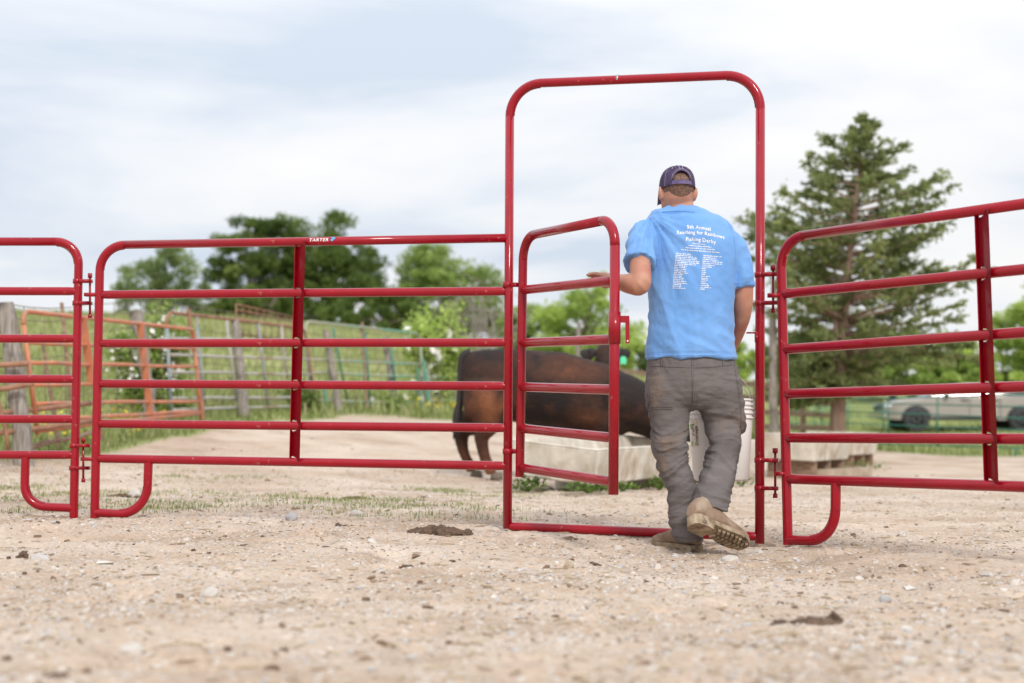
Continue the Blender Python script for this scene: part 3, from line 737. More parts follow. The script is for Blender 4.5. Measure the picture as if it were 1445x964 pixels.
# --- shirt
def trow(py, xl, xr, d, yc=MY, p=2.3, n=36):
    A, B = at(xl, py, yc), at(xr, py, yc); return ell((A + B) / 2, (B.x - A.x) / 2, d, n, p)
sb = MB()
sb.rings([trow(292.5, 934, 985, .066), trow(296, 928, 990, .078), trow(302, 917, 1003, .092), trow(310, 907, 1020, .108), trow(321, 901, 1034, .122), trow(338, 903, 1044, .136),
          trow(358, 909, 1043, .145), trow(385, 914, 1039, .150), trow(420, 915, 1035, .150), trow(455, 914.5, 1033.5, .150), trow(485, 914.5, 1034.5, .151), trow(498, 914.5, 1036, .152), trow(507, 914, 1037.5, .152)])
A3 = lambda px, py, Y, r: (*at(px, py, Y), r)
limb(sb, [A3(927, 325, MY + .01, .070), A3(913, 334, MY - .03, .076), A3(905, 352, MY - .10, .075), A3(902.5, 373, MY - .165, .0725)], n=24)
limb(sb, [A3(1012, 336, MY, .075), A3(1030, 348, MY, .072), A3(1042, 372, MY - .005, .061), A3(1047.5, 406, MY - .01, .056)], n=24)
VLN = fuse(sb, .0065, 5)
def shirt_disp(V, N):
    X = (V[:, 0] - at(975, 400, MY).x); Z = V[:, 2] - at(975, 400, MY).z
    # drag folds fanning from the left shoulder
    ax, az = at(915, 306, MY).x - at(975, 400, MY).x, at(915, 306, MY).z - at(975, 400, MY).z
    rx, rz = X - ax, Z - az; rr = np.hypot(rx, rz); th = np.arctan2(rz, rx)
    def ridged(q, s_, seed, o=2): return 0.5 - np.abs(vnoise(q, s_, seed, o)) * 2.0
    q = np.stack([th * 5.5, rr * 1.6, N[:, 1] * .3], -1)
    fold = ridged(q, 1.0, 51) * np.clip(1.25 - rr / .42, 0, 1) * np.clip(rr / .08, 0, 1) * .016
    q2 = np.stack([X * 5 + Z * 1.6, V[:, 1] * 3, Z * 1.3 - X * .6], -1)
    long_ = ridged(q2, 1.6, 52) * .009 + vnoise(q2, 4.0, 57, 2) * .004
    q3 = np.stack([X * 2.2, V[:, 1] * 2, Z * 7 + X * 3.0], -1)
    waist = ridged(q3, 1.9, 53) * .012 * np.clip((-Z - .10) / .16, 0, 1)
    q4 = np.stack([X * 3 - Z * 4, V[:, 1] * 4, Z * 4 + X * 2], -1)
    sl = ridged(q4, 2.4, 54) * .007 * np.clip((np.abs(X - .01) - .17) / .05, 0, 1)
    hemz = at(975, 501, MY).z - at(975, 400, MY).z
    hem = -.0045 * np.exp(-((Z - hemz) / .0035) ** 2) * (np.abs(X) < .2)
    q5 = np.stack([X * 4 + Z * 3, V[:, 1] * 4, Z * 3 - X * 3], -1)
    fine = ridged(q5, 3.2, 58, 3) * .0045
    return fold * 1.15 + long_ * 1.05 + waist * 1.1 + sl * 1.2 + fine + hem
SV, SF = disp(VLN, shirt_disp)
# cut the closed bottom, neck and cuffs a little: keep as one shell of cloth
shirt = obj('shirt', (SV, SF), SHIRT, man)
sbvh = BVHTree.FromPolygons([Vector(p) for p in SV], [tuple(f) for f in SF.tolist()])
# printed lettering lies on the cloth
def on_shirt(px, py, lift=.0012):
    o = at(px, py, 5.0); d_ = (o - Vector((0, 0, CAM_H))).normalized()
    h = sbvh.ray_cast(o, d_, 4.0)
    return (h[0] + h[1] * lift) if h[0] is not None else at(px, py, MY - .15)
pr = MB()
def print_line(body, px, py, size, width, slope=0.0, arc=0.0, bold=0.02):
    V, Fs = text_mesh(body, 1.0, bold=bold, width=1.0, align='CENTER', res=2)
    sx = width / (V[:, 0].max() - V[:, 0].min()); vs = []
    for x_, y_, z_ in V:
        X = x_ * sx; Yp = -y_ * size + slope * X + arc * (X / (width / 2)) ** 2
        vs.append(on_shirt(px + X, py + Yp))
    pr.add(vs, Fs)
print_line('5th Annual', 986, 323.5, 7.2, 33, .10, 1.0, .012)
print_line('Reaching for Rainbows', 988.5, 331.2, 7.4, 67, .10, 3.2, .012)
print_line('Fishing Derby', 989, 341, 7.8, 42, .10, 1.4, .012)
# the small lines are too small to read in the photograph: rows of tiny letter-sized marks
def fine_row(px0, px1, py, slope, h=1.7):
    x_ = px0
    while x_ < px1:
        wlen = random.choice((2, 3, 4, 5, 6, 7)); 
        for k in range(wlen):
            lw = random.uniform(.55, .95)
            if x_ + lw > px1 + .6: break
            hh_ = h * random.choice((.62, .62, .7, 1.0)); yb = py + slope * (x_ - px0)
            pr.add([on_shirt(x_, yb), on_shirt(x_ + lw, yb + slope * lw), on_shirt(x_ + lw, yb + slope * lw - hh_), on_shirt(x_, yb - hh_)], [(0, 1, 2, 3)])
            x_ += lw + .28
        x_ += .8
for px0, px1, py in ((977.5, 994, 344.4), (972, 1004, 347.2), (967.5, 1008, 350.2), (961, 1015, 353)): fine_row(px0, px1, py, .075)
lens_l = [21, 24, 30, 30, 35, 34, 30, 17, 15, 16, 16, 19, 13, 11, 15, 13, 17, 20, 12, 12, 17]
for i, l_ in enumerate(lens_l): fine_row(953.4 - i * .2, 953.4 - i * .2 + l_, 358.4 + i * 2.43, .065)
lens_r = [26, 19, 21, 28, 27, 17, 14, 6, 5, 6, 5, 12, 9, 9, 7, 10, 12, 14, 7]
for i, l_ in enumerate(lens_r): fine_row(992 - i * .2, 992 - i * .2 + l_, 361.5 + i * 2.62, .065)
obj('shirt_print', pr, WHITE_P, shirt, smooth=False)

def cloth_line(name, pts, r=.0011, ext=8):
    out = []
    for (xa, ya), (xb, yb) in zip(pts[:-1], pts[1:]):
        for k in range(ext):
            o = at(xa + (xb - xa) * k / ext, ya + (yb - ya) * k / ext, 5.0); d_ = (o - Vector((0, 0, CAM_H))).normalized(); h = sbvh.ray_cast(o, d_, 4.0)
            if h[0] is not None and h[0].y < MY + .02: out.append(h[0] + h[1] * .0006)
    if len(out) > 3: mb = MB(); mb.tube(out, r, 5); obj(name, mb, SHIRT, shirt)
q_ = spline([(916, 306), (927, 325), (930, 350), (926, 378)], 4); cloth_line('armhole_seam', [tuple(p) for p in q_], .0016, 3)
q_ = spline([(1024, 308), (1034, 330), (1038, 360), (1034, 392)], 4); cloth_line('armhole_seam', [tuple(p) for p in q_], .0016, 3)
cloth_line('hem_stitch', [(916, 500.5), (950, 501.5), (1000, 501.5), (1035, 500)], .0009, 16)
cloth_line('cuff_stitch', [(885, 367), (900, 372), (921, 375)]); cloth_line('cuff_stitch', [(1034, 400), (1047, 400), (1060, 396)])
q_ = spline([(935, 299), (950, 298), (965, 298), (982, 300)], 4); cloth_line('collar_seam', [tuple(p) for p in q_], .0016, 3)
# --- trousers
tb = MB()
def trw(py, xl, xr, d, yc, n=30, p=2.2, tilt=0.0, ytilt=0.0):
    A, B = at(xl, py - tilt, yc), at(xr, py + tilt, yc); c_ = (A + B) / 2; ax = (B - A)
    return ell(c_, ax.length / 2, d, n, p, ax=ax.normalized(), ay=Vector((0, 1, ytilt)).normalized())
tb.rings([trw(498, 917, 1034, .135, MY), trw(508, 915, 1036, .140, MY), trw(525, 912, 1042, .150, MY), trw(545, 911, 1045, .152, MY), trw(562, 912, 1045, .14, MY), trw(574, 920, 1040, .11, MY), trw(580, 930, 1030, .07, MY)])
tb.rings([trw(535, 911, 981, .135, MY), trw(555, 909, 980, .128, MY), trw(575, 911, 976, .115, MY), trw(596, 914, 970, .102, MY - .005), trw(612, 918, 969, .097, MY - .01), trw(640, 923, 970, .092, MY - .01), trw(662, 928.5, 975, .09, MY - .005),
          trw(690, 938, 985.5, .084, MY), trw(718, 944, 988, .078, MY + .005), trw(740, 948, 990, .075, MY + .01), trw(754, 950, 992, .078, MY + .005), trw(764, 952, 992.5, .08, MY + .0)])
tb.rings([trw(535, 977, 1045, .135, MY), trw(552, 978, 1047, .130, MY + .0), trw(572, 982, 1050, .118, MY + .005), trw(592, 989, 1051, .11, MY + .01), trw(608, 995, 1050, .105, MY + .01), trw(622, 999, 1047, .1, MY + .0, tilt=-1),
          trw(640, 998, 1042, .095, MY - .02, tilt=0), trw(660, 993, 1040, .092, MY - .05, tilt=1), trw(680, 985.5, 1036, .088, MY - .08, tilt=2), trw(697, 981, 1031, .083, MY - .105, tilt=3), trw(708, 978, 1028.5, .08, MY - .12, tilt=4.5), trw(716, 976, 1027.5, .08, MY - .13, tilt=6)])
VLN = fuse(tb, .0055, 4)
KL, KR = at(948, 622, MY), at(1020, 618, MY)
def tr_disp(V, N):
    P = np.stack([V[:, 0], V[:, 1], V[:, 2]], -1); z_top = at(975, 510, MY).z; z_bot = at(960, 755, MY).z
    h = (z_top - V[:, 2]) / (z_top - z_bot)
    left = V[:, 0] < at(980, 600, MY).x
    q = np.stack([V[:, 0] * 3.0, V[:, 1] * 3.5, V[:, 2] * 17 + np.where(left, -4.0, 5.0) * V[:, 0] + vnoise(P, 6, 66) * .9], -1)
    a1 = vnoise(q, 1.15, 61, 2)
    q2 = np.stack([V[:, 0] * 6, V[:, 1] * 5.0, V[:, 2] * 9 + np.where(left, 7.0, -7.0) * V[:, 0] + vnoise(P, 5, 67) * 1.1], -1)
    a2 = vnoise(q2, 1.2, 62, 2)
    q3 = np.stack([V[:, 0] * 9, V[:, 1] * 5.0, V[:, 2] * 2.5], -1)
    knee = np.exp(-((h - .46) / .15) ** 2); cuff = np.exp(-((h - .90) / .17) ** 2)
    seat = np.exp(-((h - .12) / .16) ** 2)
    low = vnoise(P, 9, 63, 2) * .006
    r1, r2, r3 = 0.5 - np.abs(a1) * 2.2, 0.5 - np.abs(a2) * 2.2, 0.5 - np.abs(vnoise(q3, 1.3, 64, 2)) * 2.2
    r4 = 0.5 - np.abs(vnoise(q * np.array([1, 1, 2.1]), 1.2, 68, 2)) * 2.2
    return low + .82 * (r1 * (.003 + .017 * knee + .013 * cuff) + r2 * (.004 + .006 * knee + .006 * cuff) + r3 * (.003 + .007 * seat) + r4 * (.002 + .008 * knee + .007 * cuff))
TV, TF = disp(VLN, tr_disp)
tro = obj('trousers', (TV, TF), TROUS, man)
tbvh = BVHTree.FromPolygons([Vector(p) for p in TV], [tuple(f) for f in TF.tolist()])
def on_tr(px, py, lift=.002):
    o = at(px, py, 5.0); d_ = (o - Vector((0, 0, CAM_H))).normalized(); h = tbvh.ray_cast(o, d_, 4.0)
    return (h[0] + h[1] * lift) if h[0] is not None else None
def seam(line, name='seam', r=.0013, mat=TROUS):
    pts = []
    for (xa, ya), (xb, yb) in zip(line[:-1], line[1:]):
        for k in range(10):
            p = on_tr(xa + (xb - xa) * k / 10, ya + (yb - ya) * k / 10)
            if p is not None: pts.append(p)
    if len(pts) > 2: mb = MB(); mb.tube(pts, r, 5); obj(name, mb, mat, tro)
seam([(977, 508), (977.5, 540), (978, 570)], r=.003)
seam([(913, 575), (935, 573), (951, 574)]); seam([(914, 578), (934, 576), (951, 578)])
seam([(921, 512), (917, 545), (915, 575), (924, 620), (936, 670)])
seam([(1036, 515), (1042, 550), (1046, 590), (1043, 630), (1036, 680)])
seam([(918, 516), (945, 518), (976, 519), (1005, 518), (1035, 515)])
seam([(949, 757), (970, 759), (991, 757)]); seam([(980, 712), (1000, 716), (1024, 724)])
for x0 in (934, 977, 1020): seam([(x0, 508), (x0, 517)], r=.004, name='belt_loop')
# --- body: head, neck, trunk, arms, hands, legs as one continuous skin
bb = MB()
HC = at(955.5, 268, MY)                       # head centre
hy = math.radians(6)                         # head turned a little to the left
HX, HY = Vector((math.cos(hy), math.sin(hy), 0)), Vector((-math.sin(hy), math.cos(hy), 0))
def hp(x, y, z): return HC + HX * x + HY * y + Vector((0, 0, z))
def hring(z, a, b_, yo, n=24, p=2.1): return ell(hp(0, yo, z), a, b_, n, p, HX, HY)
bb.rings([hring(-.125, .045, .04, .055), hring(-.11, .056, .065, .04), hring(-.085, .064, .082, .025), hring(-.05, .070, .094, .012), hring(-.01, .074, .100, .005), hring(.025, .0745, .100, 0), hring(.045, .070, .094, -.002), hring(.065, .056, .076, -.002), hring(.076, .036, .050, -.002), hring(.082, .012, .016, 0)])
limb(bb, [A3(957, 272, MY + .0, .058), A3(958.5, 284, MY + .005, .060), A3(960, 296, MY + .0, .068), A3(962, 306, MY, .085)], n=22)
bb.tube([hp(0, .09, .012), hp(0, .112, -.018), hp(0, .105, -.03)], [.009, .014, .010], 10)          # nose
bb.tube([hp(-.022, .092, -.062), hp(0, .099, -.062), hp(.022, .092, -.062)], [.005, .008, .005], 8)  # lips
for s in (-1, 1):                                                                                   # ears
    c_ = hp(s * .0785, -.012, -.020); bb.ball(c_, (.0095, .021, .034), 12, 8, rot=Matrix((HX, HY, Vector((0, 0, 1)))).transposed() @ Matrix.Rotation(s * -.35, 3, 'Z'))
    bb.tube([c_ + HY * -.008 + HX * s * .004 + Vector((0, 0, -.024)), c_ + HY * -.016 + HX * s * .008, c_ + HY * -.010 + HX * s * .007 + Vector((0, 0, .024)), c_ + HY * .008 + HX * s * .004 + Vector((0, 0, .03))], [.004, .005, .005, .004], 8)
bb.rings([trow(300, 928, 990, .07), trow(312, 912, 1015, .09), trow(330, 912, 1035, .11), trow(370, 922, 1032, .125), trow(420, 922, 1028, .125), trow(470, 922, 1028, .125), trow(520, 922, 1034, .125), trow(560, 926, 1034, .10)])
# left arm on the gate rail
EL = A3(904, 400, MY - .24, .047); WR = A3(868, 396, MY - .125, .030)
limb(bb, [A3(924, 334, MY - .01, .040), A3(910, 349, MY - .085, .042), A3(903.5, 371, MY - .16, .047), EL, A3(893, 401, MY - .21, .047), A3(880, 399, MY - .165, .039), WR, A3(860, 395, MY - .10, .031)], n=20)
# hand: palm beside the rail, fingers laid along its top, thumb hooked under it
pm = [at(862, 395, MY - .115), at(855.5, 394.5, MY - .07), at(848, 393.5, MY - .035)]
bb.tube(pm, [.028, .034, .030], 16, flat=.62, up=(-.25, -.1, 1))
fing = [((852, 390.5, MY - .075), (843, 386.6, MY - .055), (834, 387.2, MY - .025), (829.5, 389.0, MY - .02)),
        ((851, 390.5, MY - .055), (842, 386.4, MY - .032), (832, 387.0, MY + .0), (827.5, 389.2, MY + .01)),
        ((850.5, 391.0, MY - .035), (842, 387.2, MY - .010), (834, 388.0, MY + .018), (830, 390.4, MY + .022)),
        ((851, 393.0, MY - .015), (844.5, 389.8, MY + .006), (838.5, 390.6, MY + .026), (835, 393, MY + .028))]
for f_ in fing:
    limb(bb, [A3(*f_[0], .0105), A3(*f_[1], .0095), A3(*f_[2], .0082), A3(*f_[3], .0066)], n=10)
limb(bb, [A3(861, 399, MY - .12, .015), A3(856, 403.5, MY - .10, .0125), A3(851, 403, MY - .075, .0105), A3(846.5, 400.5, MY - .055, .008)], n=10)
# right arm down to the bucket handle
limb(bb, [A3(1012, 342, MY, .050), A3(1030, 360, MY, .048), A3(1046, 390, MY, .050), A3(1048, 420, MY + .01, .0475), A3(1046, 445, MY + .06, .044), A3(1039, 470, MY + .13, .037), A3(1031, 492, MY + .19, .030), A3(1027, 501, MY + .21, .030)], n=20)
HB = at(1016, 521, MY + .27)                   # grip on the bail
bb.tube([at(1027, 500, MY + .21), at(1022.5, 510, MY + .24), at(1019, 517, MY + .262)], [.029, .036, .030], 16, flat=.6, up=(0, 1, .2))
for k in range(4):
    o_ = Vector((.018 - .0, 0, .0)) + Vector((-.021 * k + .02, .006 * k, -.002 * k)); g = HB + o_
    limb(bb, [(*(g + Vector((.0, -.006, .026))), .0105), (*(g + Vector((0, .021, .012))), .0097), (*(g + Vector((0, .017, -.013))), .0088), (*(g + Vector((0, -.008, -.016))), .0072)], n=10, k=4)
limb(bb, [(*(HB + Vector((.04, -.01, .035))), .014), (*(HB + Vector((.038, -.028, .012))), .012), (*(HB + Vector((.022, -.03, -.006))), .010), (*(HB + Vector((.006, -.026, -.012))), .008)], n=10, k=4)
# legs inside the trousers
limb(bb, [A3(948, 540, MY, .085), A3(945, 580, MY, .078), A3(947, 622, MY - .01, .055), A3(955, 665, MY, .055), A3(966, 715, MY + .005, .04), A3(970, 748, MY + .01, .034), A3(969, 760, MY + .015, .030)], n=18)
limb(bb, [A3(1010, 540, MY, .085), A3(1016, 580, MY, .078), A3(1020, 618, MY, .055), A3(1014, 662, MY - .06, .055), A3(1003, 705, MY - .12, .038), A3(1000, 722, MY - .14, .036), A3(1003, 735, MY - .13, .036)], n=18)
VLN = fuse(bb, .0046, 4)
BV, BF = disp(VLN, lambda V, N: vnoise(V, 30, 71, 2) * .0008)
obj('body', (BV, BF), SKIN, man)
for s in (-1, 1):
    mb = MB(); mb.ball(hp(s * .032, .087, .005), .0115, 12, 8); obj('eye', mb, WHITE_P, man)
# --- hair below the cap
mb = MB(); rows = []
for z_ in np.linspace(-.034, .066, 12):
    lift = .0005 + .0030 * min(1, (z_ + .034) / .03)
    a_ = np.interp(z_, [-.05, -.01, .025, .045, .065, .076], [.070, .074, .0745, .070, .056, .036]) + lift
    b2_ = np.interp(z_, [-.05, -.01, .025, .045, .065, .076], [.094, .100, .100, .094, .076, .050]) + lift
    yo = np.interp(z_, [-.05, -.01, .025, .07], [.012, .005, 0, -.002])
    low = []
    for j in range(49):
        th = math.radians(186 + 168 * j / 48)     # round the back of the head
        dz = -.006 * math.cos((j - 24) / 24 * PI) - .004 * math.cos((j - 24) / 4) if z_ < -.02 else 0
        low.append(hp(math.cos(th) * a_, math.sin(th) * b2_ + yo, z_ + dz))
    rows.append(low)
mb.rings(rows, cap=False, closed=False)
obj('hair', mb, HAIR, man)
# --- cap
capT = at(955, 236, MY).z; cb = at(955, 270, MY).z
mb = bmesh.new(); nu, nv = 72, 26; grid = []
CH = capT - cb
def cap_pt(th, v, lift=0.0):
    # v 0 at the rim, 1 at the top
    r_ = max(0.0, 1 - v ** 2.6) ** .5 * (1 - .04 * v)
    tiltz = -.012 * math.sin(th)                 # rim a little lower at the front... higher at the back
    a_, b_ = (.0820 + lift), (.1085 + lift)
    return hp(math.cos(th) * a_ * r_, math.sin(th) * b_ * r_ - .001, (cb - HC.z) + .002 + tiltz * (1 - v) + CH * (1 - (1 - v) ** 1.25) * (1 + lift * 8))
for j in range(nv + 1):
    grid.append([mb.verts.new(cap_pt(2 * PI * i / nu, j / nv * .995)) for i in range(nu)])
def in_hole(th, v):
    d_ = (th - 1.5 * PI); return ((d_ / .50) ** 2 + ((v - .20) / .36) ** 2 < 1) and v > .16
for j in range(nv):
    for i in range(nu):
        th = 2 * PI * (i + .5) / nu; v_ = (j + .5) / nv
        if in_hole(th, v_): continue
        mb.faces.new((grid[j][i], grid[j][(i + 1) % nu], grid[j + 1][(i + 1) % nu], grid[j + 1][i]))
bmesh.ops.solidify(mb, geom=mb.faces[:], thickness=-.0022)
bmesh.ops.delete(mb, geom=[v_ for v_ in mb.verts if not v_.link_faces], context='VERTS')
mb.verts.index_update(); mm = MB(); mm.add([v_.co for v_ in mb.verts], [[v_.index for v_ in f_.verts] for f_ in mb.faces]); mb.free()
cap = obj('cap', mm, DENIM, man)
mb = MB(); mb.tube([cap_pt(1.5 * PI + a_ * .50, .20 + .36 * math.sqrt(max(0, 1 - a_ * a_)), .0015) for a_ in np.linspace(-1, 1, 25)], .0022, 6); obj('opening_hem', mb, DENIM, cap)
mb = MB(); mb.rings([[cap_pt(1.5 * PI + a_, v_, .003) for a_ in np.linspace(-.56, .56, 15)] for v_ in (.012, .15)], cap=False, closed=False); mb.rings([[cap_pt(1.5 * PI + a_, v_, .0005) for a_ in np.linspace(-.56, .56, 15)] for v_ in (.15, .012)], cap=False, closed=False); obj('strap', mb, DENIM, cap)
mb = MB()
for off in (-.055, .055):
    mb.tube([cap_pt(1.5 * PI + off / max(.2, 1 - v_ ** 2), v_, .0022) for v_ in np.linspace(.57, .97, 14)], .0009, 5)
for a_ in (.35 * PI, .02 * PI, .98 * PI, 1.18 * PI, 1.82 * PI): mb.tube([cap_pt(a_, v_, .0018) for v_ in np.linspace(.02, .97, 22)], .0005, 5)
mb.tube([cap_pt(1.5 * PI + a_ * .58, .20 + .43 * math.sqrt(max(0, 1 - a_ * a_)), .0022) for a_ in np.linspace(-1, 1, 25)], .0009, 5)
obj('stitching', mb, STITCH, cap)
for d_ in (-.62, .62):
    mb = MB(); mb.ball(cap_pt(1.5 * PI + d_, .70, .002), .0032, 8, 6); obj('eyelet', mb, STITCH, cap)
mb = MB(); mb.ball(hp(0, 0, capT - HC.z + .004), (.009, .009, .005), 10, 6); obj('button', mb, DENIM, cap)
mb = MB(); r1 = []
for f in np.linspace(0, 1, 7):
    r1.append([hp(math.cos(th) * .079, .045 + math.sin(th) * .06 + f * .075 * math.sin(th), (cb - HC.z) + .004 - f * .022 - .024 * abs(math.cos(th)) ** 1.5 * (0.4 + f)) for th in np.linspace(.04, PI - .04, 19)])
mb.rings(r1, cap=False, closed=False); mb.rings([[p + Vector((0, 0, -.003)) for p in r_] for r_ in r1[::-1]], cap=False, closed=False)
obj('brim', mb, DENIM, cap)
# --- boots
def boot(M, shaft_dir, name_label=None):
    L_ = .305
    up = MB()
    st = [(.0, .030, .03, .085), (.02, .038, .03, .12), (.06, .040, .028, .135), (.10, .040, .026, .125), (.14, .042, .024, .105), (.18, .047, .022, .088), (.22, .050, .02, .075), (.26, .048, .02, .066), (.29, .036, .022, .056), (.302, .018, .026, .044)]
    up.rings([[M @ Vector((x_, math.copysign(abs(math.cos(t_)) ** .85, math.cos(t_)) * w_ + (.006 if x_ > .15 else 0), (z0 + z1) / 2 + math.copysign(abs(math.sin(t_)) ** .85, math.sin(t_)) * (z1 - z0) / 2)) for t_ in np.linspace(0, 2 * PI, 21)[:-1]] for x_, w_, z0, z1 in st])
    c0 = M @ Vector((.055, 0, .09)); up.tube([c0, c0 + shaft_dir * .035, c0 + shaft_dir * .075], [.043, .040, .038], 18)
    VLN = fuse(up, .005, 3)
    V, L = disp(VLN, lambda V, N: vnoise(V, 22, 81, 3) * .003 + (1 - np.abs(vnoise(V * np.array([1, 1, 1]), 45, 82, 2)) * 2) * .0012)
    b_ = obj('boot', (V, L), LEATHER, man)
    sm = MB()
    def outline(ws, xs): return [(x_, w_ + o) for x_, w_, o in ws]
    pts = [(-.006, .0), (-.004, .022), (.012, .036), (.05, .040), (.09, .038), (.13, .040), (.18, .050), (.22, .055), (.26, .050), (.29, .036), (.308, .010)]
    left = [(x_, w_ + (.006 if x_ > .15 else 0)) for x_, w_ in pts]; right = [(x_, -w_ + (.006 if x_ > .15 else 0)) for x_, w_ in pts[::-1]]
    poly = left + right[:-1]
    def pad(poly, z0, z1): sm.rings([[M @ Vector((x_, y_, z_)) for x_, y_ in poly] for z_ in (z0, z1)])
    pad(poly, .012, .032)
    heel = [p for p in poly if p[0] <= .085] ; heel = [(x_, y_) for x_, y_ in left if x_ <= .09] + [(x_, y_) for x_, y_ in right if x_ <= .09][:-1]
    pad(heel, -.012, .0118)
    # lugs of the forefoot
    for x_ in np.linspace(.135, .285, 8):
        w_ = np.interp(x_, [p[0] for p in pts], [p[1] for p in pts]) * .86
        for s in (-1, 1): 
            c_ = M @ Vector((x_, .006 + s * w_ * .5, .007)); sm.box(c_, (.011, w_ * .8, .010), rot=M.to_3x3() @ Matrix.Rotation(s * .5, 3, 'Z'))
    s_ = obj('sole', sm, SOLE, b_, smooth=False)
    return b_
def frame(heel, toe, upv):
    x_ = (Vector(toe) - Vector(heel)).normalized(); z_ = Vector(upv); z_ = (z_ - x_ * z_.dot(x_)).normalized(); y_ = z_.cross(x_)
    M = Matrix((x_, y_, z_)).transposed().to_4x4(); M.translation = Vector(heel); return M
hl = at(986, 779.5, MY - .03); tl = hl + Vector((-.158, .25, .006))
M_ = frame(hl, tl, (-.02, 0, 1)); boot(M_, (at(971, 745, MY) - M_ @ Vector((.055, 0, .09))).normalized())
hr = at(976, 738, MY - .27); tr = hr + Vector((.248, .150, -.118))
M_ = frame(hr, tr, (.34, .70, .62)) @ Matrix.Scale(1.1, 4); boot(M_, (at(1004, 700, MY - .11) - M_ @ Vector((.055, 0, .09))).normalized())

# ------------------------------------------------------------------ buckets
def bucket(name, label, top, r1, r0, h, group):
    """open bucket hanging with its rim at 'top'"""
    t_ = thing(name, label, 'bucket', Vector(top) - Vector((0, 0, h)), group)
    def circ(r_, z_, n=48): return [Vector(top) + Vector((math.cos(2 * PI * k / n) * r_, math.sin(2 * PI * k / n) * r_, z_)) for k in range(n)]
    mb = MB(); prof = [(0.001, -h), (r0 - .012, -h), (r0, -h + .012), (r1 - .002, -.075), (r1, -.002), (r1 - .004, 0), (r1 - .006, -.004), (r0 - .006, -h + .016), (.001, -h + .012)]
    mb.rings([circ(a_, b_) for a_, b_ in prof], cap=False); body_ = obj('bucket_body', mb, PLASTIC, t_)
    for z_ in (-.006, -.028, -.05):
        mb = MB(); mb.rings([circ(r1 - .001, z_ - .004), circ(r1 + .006, z_ - .003), circ(r1 + .006, z_ + .003), circ(r1 - .001, z_ + .004)], cap=False); obj('rim_band', mb, PLASTIC, t_)
    mb = MB(); mb.tube([Vector(top) + Vector((math.cos(a_) * (r1 + .008), 0, math.sin(a_) * .165 - .03)) for a_ in np.linspace(0, PI, 25)], .0025, 6); obj('bail', mb, STEEL, t_)
    for s in (-1, 1): mb = MB(); mb.ball(Vector(top) + Vector((s * (r1 + .006), 0, -.03)), (.008, .016, .016), 10, 7); obj('bail_ear', mb, PLASTIC, t_)
    return t_, body_
BT = Vector((HB.x + .0, HB.y, at(1010, 575, HB.y).z))
bt, bbody = bucket('bucket', 'white plastic bucket with black lettering hanging from the man\'s right hand', BT, .150, .130, .345, 'nested white buckets')
bucket('bucket', 'inner white bucket, its ribbed rim standing out above the lettered bucket', BT + Vector((0, 0, .040)), .146, .127, .345, 'nested white buckets')
lb = MB()
def on_b(ang, z_, lift=.001):
    r_ = np.interp(z_, [-.345, -.075], [.130, .148]) + lift; return BT + Vector((math.sin(ang) * r_, -math.cos(ang) * r_, z_))
AC = math.asin(np.clip((at(979, 610, HB.y).x - BT.x) / .14, -1, 1)); zc = at(980, 612, HB.y).z - BT.z
lb.rings([[on_b(AC + a_, zc + b_, .0009) for a_ in np.linspace(-.26, .20, 8)] for b_ in (-.062, .062)], cap=False, closed=False); lab = obj('label', lb, LABELM, bbody)
pm_ = MB()
for body_t, sz, a0_, z0_ in (('Drainage', .026, .16, -.055),):
    V, Fs = text_mesh(body_t, sz, bold=.0004, width=.9); pm_.add([on_b(AC + a0_ - v_[1] / .14, zc + z0_ + v_[0], .0018) for v_ in V], Fs)
for k_, (z0_, z1_) in enumerate(((-.008, .006), (.010, .016), (.020, .034), (.038, .046))):    # a second line, not readable in the photograph
    pm_.rings([[on_b(AC + a_, zc + b_, .0018) for a_ in np.linspace(-.10, .02, 4)] for b_ in (z0_, z0_ + .004)], cap=False, closed=False)
    pm_.rings([[on_b(AC + a_, zc + b_, .0018) for a_ in (-.10 + .05 * (k_ % 2), -.075 + .05 * (k_ % 2))] for b_ in (z0_, z1_)], cap=False, closed=False)
obj('lettering', pm_, INK, bbody, smooth=False)
for z0_, z1_ in ((.02, .045), (-.055, -.035)):
    gm_ = MB(); gm_.rings([[on_b(AC + a_, zc + b_, .0022) for a_ in np.linspace(-.25, -.15, 4)] for b_ in (z0_, z1_)], cap=False, closed=False); obj('label_stripe', gm_, GREENINK, bbody)

# ------------------------------------------------------------------ cattle
HIDE = bpy.data.materials.new('dark_brown_hide'); HIDE.use_nodes = True
t = HIDE.node_tree; b = t.nodes['Principled BSDF']; tcg = t.nodes.new('ShaderNodeTexCoord')
ta = t.nodes.new('ShaderNodeAttribute'); ta.attribute_name = 'tone'
nn = N_(t, 'ShaderNodeTexNoise', Scale=5.5, Detail=7.0, Roughness=.65); t.links.new(tcg.outputs['Object'], nn.inputs['Vector'])
fac = math_n(t, 'ADD', ta.outputs['Fac'], math_n(t, 'MULTIPLY', math_n(t, 'SUBTRACT', nn.outputs['Fac'], .5), 1.0), clamp=True)
r = t.nodes.new('ShaderNodeValToRGB'); t.links.new(fac, r.inputs[0]); els = r.color_ramp.elements; els.new(.5)
for i, (p_, c_) in enumerate(((0.15, (.016, .010, .009)), (.5, (.070, .027, .015)), (.9, (.20, .072, .032)))): els[i].position = p_; els[i].color = (*c_, 1)
t.links.new(r.outputs[0], b.inputs['Base Color']); b.inputs['Roughness'].default_value = .7; b.inputs['Specular IOR Level'].default_value = .25
nb = N_(t, 'ShaderNodeTexNoise', Scale=60.0, Detail=4.0); mpn = t.nodes.new('ShaderNodeMapping'); mpn.inputs['Scale'].default_value = (.4, 1, 1); t.links.new(tcg.outputs['Object'], mpn.inputs[0]); t.links.new(mpn.outputs[0], nb.inputs['Vector'])
